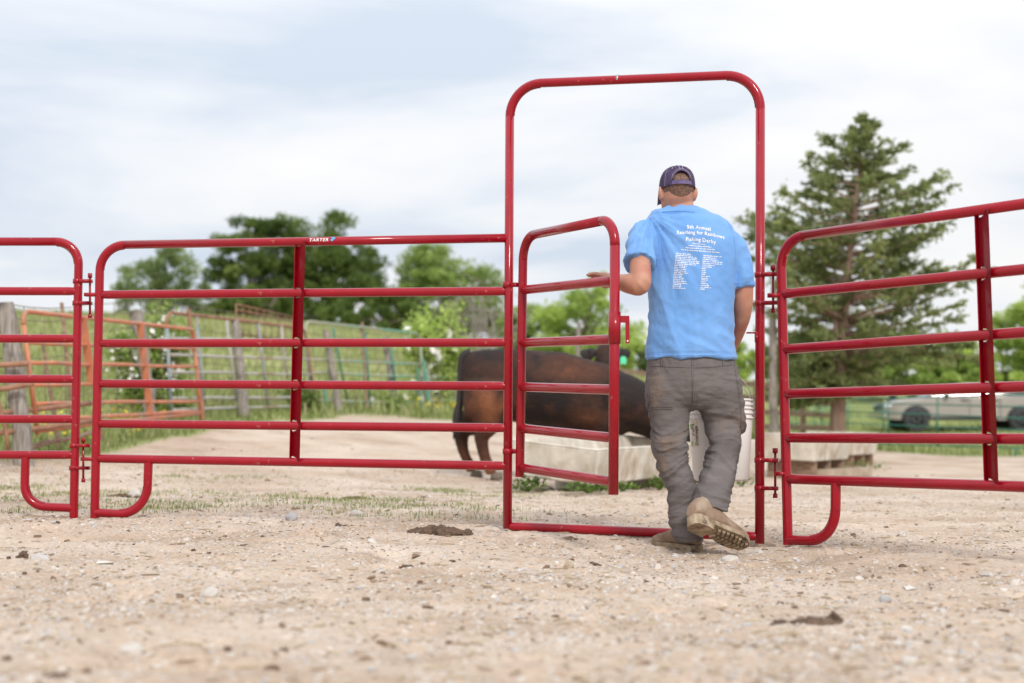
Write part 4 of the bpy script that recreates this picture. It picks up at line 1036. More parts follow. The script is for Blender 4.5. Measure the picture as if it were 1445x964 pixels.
bp = N_(t, 'ShaderNodeBump', Strength=.7, Distance=.012); t.links.new(nb.outputs['Fac'], bp.inputs['Height']); t.links.new(bp.outputs[0], b.inputs['Normal'])
BLACKHAIR = pmat('black_tail_hair', (.012, .009, .009), (.03, .02, .018), 40, rough=.7, bump=.5, bscale=120, stretch=(3, 3, .3))

def cow(label, base, yaw, sc, feeding, seed, tagged=False):
    t_ = thing('cow', label, 'cow', base, 'cattle')
    R = Matrix.Rotation(yaw, 3, 'Z'); base = Vector(base)
    def w(x, y, z): return base + R @ (Vector((x, y, z)) * sc)
    def gzl(x, y):
        p = w(x, y, 0); return (float(base_z(p.x, p.y)[0]) - base.z) / sc
    mb = MB()
    rows = [(-.815, .93, .13, .09), (-.80, .91, .21, .15), (-.74, .89, .275, .21), (-.60, .872, .308, .245), (-.40, .86, .325, .25), (-.15, .84, .345, .275), (.1, .83, .355, .285), (.32, .83, .35, .26), (.5, .84, .33, .225), (.64, .86, .28, .19), (.76, .89, .2, .14), (.82, .9, .1, .07)]
    drop = .10 if feeding else 0
    rows = [(x_, z_ - (max(0, x_ + .4) * .05 + max(0, x_ - .05) * .19 if feeding else 0), h_, w_) for x_, z_, h_, w_ in rows]
    mb.rings([[w(x_, math.cos(a_) * w_, z_ + math.copysign(abs(math.sin(a_)) ** .9, math.sin(a_)) * h_) for a_ in np.linspace(0, 2 * PI, 33)[:-1]] for x_, z_, h_, w_ in rows])
    L3 = lambda x, y, z, r_: (*w(x, y, z), r_ * sc)
    if feeding:
        limb(mb, [L3(.45, 0, .75, .27), L3(.66, 0, .70, .25), L3(.84, 0, .61, .215), L3(1.0, -.02, .51, .17), L3(1.08, -.03, .46, .125)], n=20)
        hd = [(1.02, -.02, .56, .085), (1.10, -.03, .48, .108), (1.17, -.04, .38, .092), (1.225, -.045, .27, .070), (1.255, -.05, .19, .064), (1.26, -.05, .145, .045)]
        poll, hdir, side = Vector((1.04, -.02, .60)), Vector((.35, 0, -.9)), Vector((0, 1, 0))
    else:
        limb(mb, [L3(.45, 0, .92, .23), L3(.66, 0, 1.02, .18), L3(.84, 0, 1.17, .145), L3(.93, 0, 1.27, .12)], n=20)
        hd = [(.88, 0, 1.36, .08), (.96, 0, 1.33, .112), (1.06, 0, 1.24, .092), (1.17, 0, 1.12, .068), (1.235, 0, 1.05, .064), (1.265, 0, 1.015, .045)]
        poll, hdir, side = Vector((.90, 0, 1.37)), Vector((.75, 0, -.66)), Vector((0, 1, 0))
    limb(mb, [L3(*h_) for h_ in hd], n=18)
    hooves = []
    for s in (-1, 1):
        dx = -.085 * s - .02
        g = gzl(-.66 + dx, s * .14)
        limb(mb, [L3(-.585, s * .11, .84, .225), L3(-.60, s * .15, .69, .215), L3(-.625 + dx * .5, s * .16, .56, .172), L3(-.685 + dx, s * .15, .44 + g, .098), L3(-.715 + dx, s * .145, .36 + g, .066), L3(-.69 + dx, s * .14, .21 + g, .046), L3(-.645 + dx, s * .14, .11 + g, .048), L3(-.625 + dx, s * .14, .05 + g, .042)], n=16)
        hooves.append((-.60 + dx, s * .14, g))
        g = gzl(.45 - dx, s * .13)
        limb(mb, [L3(.5, s * .13, .78, .15), L3(.45, s * .15, .58, .10), L3(.44 - dx * .4, s * .14, .42, .062), L3(.455 - dx, s * .13, .31 + g, .052), L3(.45 - dx, s * .13, .18 + g, .037), L3(.455 - dx, s * .13, .10 + g, .045), L3(.47 - dx, s * .13, .05 + g, .042)], n=16)
        hooves.append((.495 - dx, s * .13, g))
    V, L, N = fuse(mb, .015 * sc, 5)
    V = V + N * (vnoise(V, 4, seed, 2) * .012 + vnoise(V * np.array([1, 1, .6]), 26, seed + 1, 2) * .004)[:, None]
    Q = (V - np.array(base)) @ np.array(R) / sc            # back to the animal's own frame
    hind = np.clip(1 - np.abs(Q[:, 0] + .60) / .34, 0, 1) * np.clip(1 - np.abs(Q[:, 2] - .66) / .42, 0, 1)
    leg = np.clip(1 - Q[:, 2] / .42, 0, 1)
    ribs = np.exp(-((Q[:, 0] - .12) / .35) ** 2 - ((Q[:, 2] - .98) / .16) ** 2) + .8 * np.exp(-((Q[:, 0] - .3) / .25) ** 2 - ((Q[:, 2] - .55) / .15) ** 2)
    poll_w = np.exp(-((Q - np.array(poll[:])) ** 2).sum(1) / .02)
    tone = np.clip(.14 + .85 * hind + .75 * leg * (Q[:, 0] < -.3) + .2 * leg + .42 * ribs + .65 * poll_w, 0, 1)
    obj('body', (V, L), HIDE, t_, tone=tone)
    for x_, y_, g in hooves:
        for c in (-1, 1):
            mb = MB(); mb.rings([[w(x_ + math.cos(a_) * .055 * k_ + .02, y_ + c * .024 + math.sin(a_) * .024 * k_, g + z_) for a_ in np.linspace(0, 2 * PI, 13)[:-1]] for z_, k_ in ((0, 1.05), (.03, .95), (.06, .72))]); obj('hoof', mb, HOOF, t_)
    mb = MB(); tl = [L3(-.74, 0, 1.14, .05), L3(-.80, .0, 1.12, .042), L3(-.825, .0, 1.03, .036), L3(-.835, -.02, .80, .030), L3(-.85, -.03, .62, .034)]
    limb(mb, tl, n=12); tail = obj('tail', mb, BLACKHAIR, t_)
    mb = MB(); 
    for k in range(14):
        a_ = random.uniform(0, 6.28); q_ = random.uniform(0, .025)
        limb(mb, [L3(-.85, -.03, .72, .018), L3(-.855 + math.cos(a_) * q_ * 1.5, -.03 + math.sin(a_) * q_ * 1.5, .56, .022), L3(-.875 + math.cos(a_) * q_, -.03 + math.sin(a_) * q_, random.uniform(.36, .42), .004)], n=6, k=4)
    o_ = obj('tail_switch', mb, BLACKHAIR, tail); o_['kind'] = 'stuff'
    fwd = hdir.normalized(); upv = side.cross(fwd) * -1
    if upv.z < 0: upv = -upv
    for s in (-1, 1):
        e0 = poll + side * (s * .09) + fwd * .07
        mb = MB(); tip = e0 + side * (s * .20) + Vector((-.02, 0, .0)); md = e0.lerp(tip, .5) + Vector((-.03, 0, -.01))
        q_ = spline([(*e0, .025), (*e0.lerp(tip, .3), .055), (*md, .068), (*e0.lerp(tip, .85), .045), (*tip, .008)], 4)
        mb.tube([w(*p_[:3]) for p_ in q_], [p_[3] * sc for p_ in q_], 12, flat=.35, up=(0, 0, 1)); ear = obj('ear', mb, BLACKHAIR, t_)
        if tagged and s == 1:
            tg = MB(); c_ = e0.lerp(tip, .55) + Vector((.05, 0, -.085))
            pts = [(-.022, .045), (.022, .045), (.034, .02), (.034, -.04), (-.034, -.04), (-.034, .02)]
            tg.rings([[w(c_.x + dx_, c_.y + a_, c_.z + b_) for a_, b_ in pts] for dx_ in (0, .006)]); obj('ear_tag', tg, EARTAG, ear, smooth=False)
        ey = Vector(hd[2][:3]) * .55 + Vector(hd[1][:3]) * .45
        mb = MB(); mb.ball(w(*(ey + side * (s * .092))), .022 * sc, 10, 7); obj('eye', mb, INK, t_)
        mz = Vector(hd[4][:3]) + fwd * .04
        mb = MB(); mb.ball(w(*(mz + side * (s * .032) + upv * .04)), .013 * sc, 8, 6); obj('nostril', mb, INK, t_)
    return t_
cy = 14.0; cx_ = (647 - CX) / F * cy + .85 * 1.10
cow('reddish-brown cow with its head down in the feed trough', (cx_, cy + .05, float(base_z(cx_, cy)[0])), math.radians(3), 1.10, True, 91)
cow('dark cow raising its head behind the feeding cow, green tag in its ear', (1.11, 17.05, float(base_z(1.1, 17.0)[0]) - .02), math.radians(-93), 1.0, False, 95, True)

# ------------------------------------------------------------------ concrete feed troughs and what they stand on
def trough(label, A, far, e1, hgt, tops, wl=.055, blocks=True, block_mat=TIMBER):
    """A = near right-hand bottom corner, far = far right-hand bottom corner, e1 = across to the left"""
    A, B, e1 = Vector(A), Vector(far), Vector(e1); up = Vector((0, 0, 1))
    L_ = (B - A)
    def P(u_, v_, h_): return A + e1 * u_ + L_ * v_ + up * (h_ * hgt)
    t_ = thing('feed_trough', label, 'feed trough', A + e1 * .5 + L_ * .5, 'concrete feed troughs')
    bm = bmesh.new(); eu, ev = wl / e1.length, wl / L_.length
    def loop(u0, u1, v0, v1, h_): return [bm.verts.new(P(*p_, h_)) for p_ in ((u0, v0), (u1, v0), (u1, v1), (u0, v1))]
    l0 = loop(.07, .93, .015, .985, 0); l1 = loop(0, 1, 0, 1, .97); l2 = loop(.01, .99, .004, .996, 1); l3 = loop(eu, 1 - eu, ev, 1 - ev, 1); l4 = loop(eu * 2.2, 1 - eu * 2.2, ev * 2, 1 - ev * 2, .32)
    bm.faces.new(l0[::-1])
    for a_, b_ in ((l0, l1), (l1, l2), (l2, l3), (l3, l4)):
        for k in range(4): bm.faces.new((a_[k], a_[(k + 1) % 4], b_[(k + 1) % 4], b_[k]))
    bm.faces.new(l4); bmesh.ops.recalc_face_normals(bm, faces=bm.faces[:])
    bmesh.ops.bevel(bm, geom=[e_ for e_ in bm.edges if e_.calc_length() > hgt * .5], offset=.012, segments=2, affect='EDGES')
    bm.verts.index_update(); mb = MB(); mb.add([v_.co for v_ in bm.verts], [[v_.index for v_ in f_.verts] for f_ in bm.faces]); bm.free()
    obj('trough_shell', mb, CONC, t_, smooth=False)
    fd = MB(); fd.rings([[P(u_, v_, .55 + .04 * math.sin(9 * v_ + 5 * u_)) for u_ in np.linspace(.10, .90, 7)] for v_ in np.linspace(.03, .97, 12)], cap=False, closed=False); obj('feed', fd, TIMBER, t_)
    return P
P1 = trough('nearest concrete trough, where the cow is feeding', at(842, 687, 11.5), at(842, 687, 11.5) + Vector((1.18, 2.45, .04)), (-.70, .33, .085), .30, None)
P2 = trough('concrete trough just beyond the man, left of the red hinge pins', (1.95, 14.05, .15), (2.8, 15.85, .17), (-.62, .30, .05), .30, None)
P3 = trough('concrete trough seen through the right panel, its corner towards the viewer', at(1155, 652, 16.0), at(1203, 648.5, 17.6), (-.64, .30, .03), .30, None)
P4 = trough('farthest concrete trough, raised on timbers', at(1206, 643, 19.6), at(1241, 641, 21.6), (-.60, .30, .02), .32, None)
def timber(name, label, c, size, ang, mat=TIMBER, cat='timber', group=None):
    R = Matrix.Rotation(ang, 3, 'Z'); c = Vector(c); t_ = MB(); bm = bmesh.new()
    bmesh.ops.create_cube(bm, size=1); 
    for v_ in bm.verts: v_.co = Vector((v_.co.x * size[0], v_.co.y * size[1], v_.co.z * size[2]))
    bmesh.ops.bevel(bm, geom=bm.edges[:], offset=.012, segments=2, affect='EDGES')
    bm.verts.index_update(); t_.add([c + R @ v_.co for v_ in bm.verts], [[v_.index for v_ in f_.verts] for f_ in bm.faces]); bm.free()
    return obj(name, t_, mat, None, smooth=False, label=label, cat=cat, group=group)
da = math.atan2(-.33, .70)
def under(P, v_, name, label, wid=.16, mat=CONC, u_=.5, ln=.62):
    c = P(u_, v_, 0); g = float(base_z(c.x, c.y)[0]); h_ = max(.05, c.z - g + .02)
    return timber(name, label, (c.x, c.y, c.z - h_ / 2 - .004), (ln, wid, h_), da, mat, 'block', 'blocks under the troughs')
under(P1, .30, 'support_block', 'concrete block holding up the near end of the nearest trough'); under(P1, .8, 'support_block', 'concrete block holding up the far end of the nearest trough')
under(P2, .2, 'support_block', 'block under the trough just beyond the man, nearer one'); under(P2, .8, 'support_block', 'block under the trough just beyond the man, farther one')
for v_, l_ in ((.12, 'near end'), (.5, 'middle'), (.9, 'far end')): under(P3, v_, 'support_block', 'short timber block under the %s of the trough with its corner showing' % l_, .09, BROWNWOOD, .5, .56)
for v_, l_ in ((.15, 'near end'), (.55, 'middle'), (.92, 'far end')): under(P4, v_, 'support_block', 'short timber block under the %s of the farthest trough' % l_, .09, BROWNWOOD, .5, .52)
c = P3(-.12, .55, 0); timber('timber', 'long pale timber lying beside the trough with its corner showing', (c.x, c.y, g1(c.x, c.y) + .05), (1.5, .14, .11), math.atan2(1.6, 1.05), TIMBER)
# weeds at the foot of the near trough
LEAF = np.array([(0, 0, 0), (.32, .3, .12), (0, 1, .1), (-.32, .3, .12)]); LEAFF = [(0, 1, 2, 3)]
WEED = tonemat('weed_tones', [(.05, .10, .015), (.09, .17, .025), (.15, .25, .04), (.22, .32, .07)], rough=.6, trans=.25)
def weed(label, x, y, rad, h_, n, seed, cat='plant', name='weed'):
    r_ = np.random.default_rng(seed); z = g1(x, y); t_ = thing(name, label, cat, (x, y, z), 'weeds round the troughs')
    st = MB()
    for k in range(9):
        a_ = r_.uniform(0, 6.28); q_ = rad * r_.uniform(.3, 1); st.tube([(x, y, z - .01), (x + math.cos(a_) * q_ * .5, y + math.sin(a_) * q_ * .5, z + h_ * .5), (x + math.cos(a_) * q_, y + math.sin(a_) * q_, z + h_ * .75)], [.004, .003, .002], 4)
    s_ = obj('stem', st, WEED, t_, kind='stuff', tone=np.full(len(st.v), .3))
    a_ = r_.uniform(0, 6.28, n); q_ = rad * np.sqrt(r_.random(n)); zz_ = z + h_ * (1 - (q_ / rad) ** 2 * .6) * r_.uniform(.1, 1, n)
    scatter('leaves', np.stack([x + np.cos(a_) * q_, y + np.sin(a_) * q_ * .8, zz_], -1), LEAF, LEAFF, r_.uniform(.03, .06, n), WEED, tilt=r_.uniform(-.2, .9, n), yaw=a_ - PI / 2 + r_.normal(0, .7, n), parent=t_, tone=np.clip(r_.normal(.5, .22, n), 0, 1))
q = lambda px, py, Y: at(px, py, Y)
weed('leafy green weeds at the left corner of the nearest trough', q(745, 690, 11.75).x, 11.75, .17, .13, 150, 1)
weed('low green weeds in front of the nearest trough, behind the gate leaf', q(830, 697, 11.3).x, 11.25, .20, .10, 150, 2)
weed('small weed clump right of the gate leaf, below the trough', q(880, 692, 11.7).x, 11.75, .13, .08, 80, 3)
weed('weed clump beside the man\'s left knee, below the trough', q(930, 684, 12.6).x, 12.6, .13, .12, 80, 4)
weed('weeds growing round the timbers of the farthest trough', q(1222, 655, 19.0).x, 19.0, .3, .16, 90, 5)
weed('weed tuft seen between bucket and red gate post', q(1052, 668, 13.6).x, 13.9, .15, .12, 60, 6)

# ------------------------------------------------------------------ dung, clods and single stones on the yard
def lump(name, label, px, py, Y, size, mat, cat, seed, n=22, m=12, rough=.35, sink=.35, group=None, parts=1):
    p = at(px, py, Y); rr_ = np.random.default_rng(seed); mb = MB()
    z = g1(p.x, p.y)
    for k in range(parts * 2 if parts > 1 else 1):
        ox = float(np.clip(rr_.normal(0, .48), -1.15, 1.15)); o_ = Vector((ox * size[0], rr_.uniform(-.6, .6) * size[1], 0)) if parts > 1 else Vector()
        f_ = rr_.uniform(.26, .66) * (1 - .55 * min(1, abs(ox))) if parts > 1 else 1
        mb.ball((p.x + o_.x, p.y + o_.y, z + size[2] * (1 - sink) * f_), (size[0] * f_, size[1] * f_, size[2] * f_ * rr_.uniform(1.0, 2.2)), n, m)
    if parts > 1: V, L, N = fuse(mb, max(.0035, size[0] / 48), 1)
    else:
        V = np.array(mb.v); L = mb.f; c = V.mean(0); N = V - c; N /= np.linalg.norm(N, axis=1)[:, None] + 1e-9
    sc_ = 1 / max(size); nz_ = vnoise(V, sc_ * 1.3, seed, 2) * rough * .5 + vnoise(V, sc_ * 6, seed + 3, 3) * rough * .7
    V = V + N * (nz_ * min(size) * 1.0)[:, None]
    return obj(name, (V, L), mat, None, smooth=False, label=label, cat=cat, group=group)
yd = lambda py: 0.48 / (py - 620) * F
lump('dung_pile', 'large dried dung pile on the dirt in front of the long panel', 620, 764, 6.75, (.135, .08, .032), DUNG, 'dung', 3, rough=1.1, parts=9, group='dung on the yard')
lump('dung_pile', 'small dark dung clod left of the large dung pile', 481, 750, 7.2, (.036, .03, .02), DUNG, 'dung', 5, rough=.8, parts=3, group='dung on the yard')
lump('dung_pile', 'flat dark dung patch low in front of the right panel', 1140, 868, 3.95, (.085, .06, .016), DUNG, 'dung', 8, rough=1.0, parts=6, group='dung on the yard')
lump('dung_pile', 'upright dark dung lump at the end of the flat patch', 1177, 864, 3.98, (.026, .022, .024), DUNG, 'dung', 9, rough=.8, parts=3, group='dung on the yard')
lump('dung_pile', 'dark dung clod at the left edge of the yard', 26, 803, 5.4, (.038, .03, .022), DUNG, 'dung', 12, rough=.8, parts=3, group='dung on the yard')
lump('dung_pile', 'small flat dung scrap between the large pile and the viewer', 575, 799, 5.55, (.036, .025, .009), DUNG, 'dung', 15, rough=.8, parts=2, group='dung on the yard')
lump('dung_pile', 'small dark clod at the left, beside a stain in the dirt', 30, 818, 4.9, (.022, .02, .012), DUNG, 'dung', 17, rough=.7, parts=2, group='dung on the yard')
lump('dung_pile', 'dark flat dung behind the long panel, left of the cow\'s hooves', 500, 703, 9.6, (.10, .07, .018), DUNG, 'dung', 19, rough=.8, parts=4, group='dung on the yard')
lump('dung_pile', 'dark dung streak beside a pale stone inside the left skid', 172, 691, 9.3, (.10, .05, .02), DUNG, 'dung', 21, rough=.8, parts=4, group='dung on the yard')
for i, (px, py, Y, sz, mt, lb_) in enumerate([
    (411, 741, 7.5, (.036, .028, .016), ROCKG, 'smooth grey stone on the dirt below the long panel\'s brace'), (503, 734, 7.8, (.036, .026, .016), ROCKM, 'pale flat stone near the small dark dung clod'),
    (190, 691, 9.4, (.04, .03, .022), ROCKM, 'white stone beside the dark dung inside the left skid'), (632, 736, 7.7, (.024, .02, .014), ROCKT, 'tan stone above the large dung pile'),
    (1208, 739, 6.5, (.027, .022, .011), ROCKT, 'tan stone right of the right panel\'s skid'), (1232, 748, 6.2, (.020, .016, .014), ROCKT, 'brown stone farther right of the skid'),
    (1272, 731, 7.2, (.022, .018, .014), ROCKM, 'whitish stone below the right panel\'s bottom rail'), (185, 922, 3.35, (.030, .024, .010), ROCKM, 'blurred pale stone low at the left'),
    (297, 842, 4.4, (.026, .02, .012), ROCKM, 'blurred white stone beside the brown stain at the left'), (802, 798, 5.6, (.018, .014, .012), ROCKT, 'small tan stone below the middle of the arch'),
    (1030, 780, 6.15, (.040, .03, .012), ROCKM, 'flat grey-white stone under the man\'s raised boot'), (1248, 834, 4.6, (.020, .016, .010), ROCKG, 'small grey stone right of the flat dung patch'),
    (1283, 912, 3.3, (.022, .018, .008), ROCKM, 'blurred grey-white stone low at the right')]):
    lump('stone', lb_, px, py, Y, sz, mt, 'stone', 40 + i, n=11, m=7, rough=.75, group='loose stones on the yard')

# ------------------------------------------------------------------ old fence and leaning gates at the left
def pole3(a, b_, r, n=10, wob=0.0, seed=0, taper=.85):
    a, b_ = Vector(a), Vector(b_); mb = MB(); rr_ = np.random.default_rng(seed); k = 9; pts = []; rs = []
    for i in range(k + 1):
        f = i / k; p = a.lerp(b_, f) + Vector((rr_.normal(0, wob), rr_.normal(0, wob), 0)) * (1 if 0 < i < k else 0); pts.append(p); rs.append(r * (1 - (1 - taper) * f) * (1 + rr_.normal(0, .05) * (wob > 0)))
    return mb.tube(pts, rs, n)
def fence_post(label, xb, yb, xt, yt, Y, wpx, mat=WOOD, name='fence_post', group='old posts of the pasture fence', seed=1):
    b_, t_ = at(xb, yb, Y), at(xt, yt, Y); g = g1(b_.x, b_.y); d_ = (t_ - b_).normalized()
    if b_.z > g - .05: b_ = b_ - d_ * (b_.z - g + .1)
    r_ = wpx / 2 / F * Y; mb = pole3(b_, t_, r_, 14, r_ * .12, seed)
    V = np.array(mb.v); V = V + np.stack([vnoise(V * np.array([1, 1, .15]), 22, seed), vnoise(V * np.array([1, 1, .15]), 22, seed + 9), vnoise(V, 9, seed) * .2], -1) * r_ * .22
    mb.v = [tuple(p) for p in V]; return obj(name, mb, mat, None, label=label, cat='post', group=group, auto=60)
fence_post('thick weathered post at the left edge behind the rusty gate', 33, 632, 9, 427, 12.4, 27, seed=2)
fence_post('weathered post behind the orange gate, with the white-flowered bush at its back', 215, 585, 192, 438, 17.6, 19, seed=3)
fence_post('grey post behind the grey-blue gate, left of the red brace', 345, 592, 331, 452, 20.4, 15, seed=4)
fence_post('leaning grey post behind the pale green gate, just right of the red brace', 479, 582, 460, 466, 24.0, 12, seed=5)
fence_post('pale post behind the pale green gate, nearer the flowering shrub', 556, 572, 544, 476, 26.6, 10, seed=6)
fence_post('pale narrow post rising behind the raised cow\'s head', 814, 560, 817, 455, 30.0, 8, seed=7)
fence_post('thin crooked stake inside the orange gate, nearer its left end', 80, 610, 58, 470, 13.6, 6, BROWNWOOD, 'fence_stake', 'thin fence stakes', 8)
fence_post('tall thin stake rising above the orange gate, left of the red posts', 103, 600, 87, 427, 14.2, 6, BROWNWOOD, 'fence_stake', 'thin fence stakes', 9)
fence_post('brown stake behind the orange gate\'s first brace', 140, 590, 122, 488, 15.4, 5, BROWNWOOD, 'fence_stake', 'thin fence stakes', 10)
fence_post('rusty stake between orange and grey-blue gates', 286, 580, 266, 436, 18.8, 6, RUST, 'fence_stake', 'thin fence stakes', 11)
fence_post('thin brown stake topping the pale green gate', 517, 570, 511, 455, 25.4, 5, BROWNWOOD, 'fence_stake', 'thin fence stakes', 12)
fence_post('bright green steel post by the flowering shrub', 607, 590, 598, 508, 27.2, 6, TEAL, 'steel_post', 'green steel posts', 13)
fence_post('short green steel post left of the bright green one', 595, 588, 589, 518, 27.4, 4, TEAL, 'steel_post', 'green steel posts', 14)
fence_post('green steel post under the pale green gate\'s near end', 463, 585, 456, 540, 23.6, 5, TEAL, 'steel_post', 'green steel posts', 15)

def dlerp(px, x0, Y0, x1, Y1):
    """depth along a straight run that is foreshortened in the picture"""
    f = (px - x0) / (x1 - x0); return 1 / ((1 - f) / Y0 + f / Y1)
def old_gate(name, label, x0, Y0, x1, Y1, top, rails, posts, mat, r, tmat=None, corner=.12, post_mats=None, right_post=True):
    Q = lambda px, py: at(px, py, dlerp(px, x0, Y0, x1, Y1))
    t_ = thing(name, label, 'farm gate', Q(x0, rails[-1][0]), 'old farm gates along the fence')
    mb = MB(); a_, b_ = Q(x0, top[0]), Q(x1, top[1])
    lb_, rb_ = Q(*posts[0]), Q(*posts[1])
    c1, _ = bend(lb_, a_, b_, corner, 8); c2, _ = bend(a_, b_, rb_, corner, 8)
    n_ = 10; run = [c1[-1].lerp(c2[0], k / n_) for k in range(1, n_)]
    mb.tube(c1 + run + c2, r, 10); obj('top_rail', mb, tmat or mat, t_)
    mb = MB(); mb.tube([lb_, c1[0]], r, 10); obj('end_post', mb, (post_mats or [mat])[0], t_)
    mb = MB(); mb.tube([c2[-1], rb_], r, 10); obj('end_post', mb, (post_mats or [mat, mat])[1], t_)
    for ya, yb in rails:
        f = lambda y_, p_, yt, xt: xt + (p_[0] - xt) * (y_ - yt) / (p_[1] - yt)
        xa, xb = f(ya, posts[0], top[0], x0), f(yb, posts[1], top[1], x1)
        A_, B_ = Q(xa, ya), Q(xb, yb); pts = [A_.lerp(B_, k / 8) + Vector((0, 0, random.uniform(-.008, .008) * (0 < k < 8))) for k in range(9)]
        mb = MB(); mb.tube(pts, r * .9, 8); obj('rail', mb, mat, t_)
    return t_, Q
og, OQ = old_gate('farm_gate', 'faded orange tube gate leaning against the fence behind the hinge pins', 31, 12.35, 273, 17.2, (439, 465),
         [(483, 492), (512.5, 517), (543, 541), (570, 566), (592, 581)], [(53, 613), (284, 596)], ORANGE, .021, post_mats=[ORANGE, ORANGE])
mb = MB(); mb.tube([OQ(52, 608), OQ(130, 598), OQ(200, 592), OQ(282, 583)], .024, 8); obj('bottom_rail', mb, ORANGE, og)
for (xa, ya), (xb, yb) in (((118, 449), (131, 542)), ((198, 456), (213, 585))):
    A_, B_ = OQ(xa, ya), OQ(xb, yb); d_ = (B_ - A_); mb = MB(); mb.box((A_ + B_) / 2 + Vector((0, -.03, 0)), (.075, .02, d_.length), axes=((1, 0, 0), (0, 1, 0), d_.normalized())); obj('brace', mb, ORANGE, og, smooth=False)
rg = thing('farm_gate', 'rusty brown tube gate leaning at the left edge in front of the thick post', 'farm gate', at(0, 640, 12.2), 'old farm gates along the fence')
for ya, yb, xb in ((515, 513, 40), (549, 541, 47), (583, 569, 128), (611, 593, 140)):
    pts = [at(-150, ya + 1, 11.2), at(-60, ya, 11.8), at(0, ya, 12.2), at(xb, yb, 12.25 + (xb > 100) * 1.2)]; mb = MB(); q_ = spline([tuple(p) for p in pts], 4); mb.tube(q_, .024, 8); obj('rail', mb, RUST, rg)
mb = MB(); mb.tube([at(-14, 520, 12.05), at(-4, 560, 12.1), at(8, 606, 12.1), at(12, 640, 12.1)], .018, 8); obj('brace', mb, RUST, rg)
mb = MB(); mb.tube([at(-150, 500, 11.2), at(-148, 640, 11.2)], .024, 8); obj('end_post', mb, RUST, rg)
q_ = spline([tuple(at(28, 640, 12.6)), tuple(at(60, 626, 12.9)), tuple(at(100, 619, 13.3)), tuple(at(130, 610, 13.8))], 5); mb = MB(); mb.tube(q_, np.linspace(.03, .018, len(q_)), 8)
obj('fallen_pole', mb, BROWNWOOD, None, label='crooked fallen pole lying in the weeds under the rusty gate', cat='pole')
bg, BQ = old_gate('farm_gate', 'weathered grey-blue tube gate leaning behind the long panel, left of its brace', 234, 18.2, 430, 23.2, (440, 463),
         [(477, 481), (500.5, 507.5), (525, 528.5), (562, 560.5), (579, 572)], [(242, 584), (449, 588)], GREYBLUE, .022, RUST, post_mats=[BLUEPIPE, RUST], corner=.2)
for (xa, ya), (xb, yb), mm_ in (((278, 447), (288, 574), BLUEPIPE), ((320, 452), (333, 566), GREYBLUE), ((365, 456), (378, 573), BLUEPIPE), ((397, 460), (406, 535), GREYBLUE)):
    mb = MB(); mb.tube([BQ(xa, ya) + Vector((0, -.03, 0)), BQ(xb, yb) + Vector((0, -.03, 0))], .02, 8); obj('upright', mb, mm_, bg)
gg, GQ = old_gate('farm_gate', 'pale weathered green tube gate behind the long panel, right of its brace', 429, 23.4, 592, 27.6, (453, 471),
         [(480, 484), (507, 514.5), (525.5, 532), (545, 550), (565, 569)], [(443, 590), (601, 583)], PALEGREEN, .024, None, post_mats=[BLUEPIPE, PALEGREEN], corner=.2)
for (xa, ya), (xb, yb) in (((470, 463), (490, 564)), ((515, 468), (522, 567)), ((553, 490), (560, 566))):
    mb = MB(); mb.tube([GQ(xa, ya) + Vector((0, -.03, 0)), GQ(xb, yb) + Vector((0, -.03, 0))], .018, 8); obj('upright', mb, GREEN, gg)
bg2, B2Q = old_gate('farm_gate', 'faded green tube gate half hidden by the flowering shrub and the cow', 604, 27.9, 690, 30, (514, 512), [(532, 531), (565, 566)], [(608, 584), (692, 580)], PALEGREEN, .024, None, corner=.15)
# woven wire fence between the posts
wf = thing('wire_fence', 'rusty woven wire fence running behind the leaning old gates', 'fence', at(60, 620, 12.9))
def wtop(px): return np.interp(px, [-140, 8, 60, 130, 200, 331, 460, 556, 660], [415, 428, 437, 430, 424, 440, 463, 474, 484])
def wbot(px): return np.interp(px, [-140, 8, 60, 130, 200, 331, 460, 556, 660], [668, 652, 640, 620, 596, 593, 583, 577, 573])
def wY(px): return np.interp(px, [-140, 8, 200, 331, 460, 556, 660], [11.3, 12.6, 17.8, 20.6, 24.2, 26.8, 29.0])
mb = MB()
for k in range(8):
    f = (k / 7) ** 1.25; mb.tube([at(px, wtop(px) * (1 - f) + wbot(px) * f + random.uniform(-1, 1), wY(px) + .08) for px in np.linspace(-130, 640, 28)], .0042, 4)
px = -120
while px < 640:
    Y = wY(px) + .08; mb.tube([at(px + random.uniform(-1, 1), wtop(px), Y), at(px + 3 + random.uniform(-2, 2), (wtop(px) + wbot(px)) / 2, Y), at(px + 6, wbot(px), Y)], .0036, 4); px += .30 / Y * F * .62
obj('wire_mesh', mb, WIRE, wf, kind='stuff')
wp = thing('wire_fence', 'rusty welded wire panel standing up above the grey-blue gate', 'wire fence', at(370, 470, 22.0))
for ya, yb in ((429, 447), (437, 452), (449, 463), (470, 480)):
    mb = MB(); mb.tube([at(333, ya, 20.6), at(412, yb, 23.4)], .011, 6); obj('wire', mb, RUST, wp)
for k in range(9):
    f = k / 8; px = 333 + 79 * f; mb = MB(); mb.tube([at(px, 429 + 18 * f, 20.6 + 2.8 * f), at(px + 1, 490 + 8 * f, 20.6 + 2.8 * f)], .010, 6); obj('stay', mb, RUST, wp)

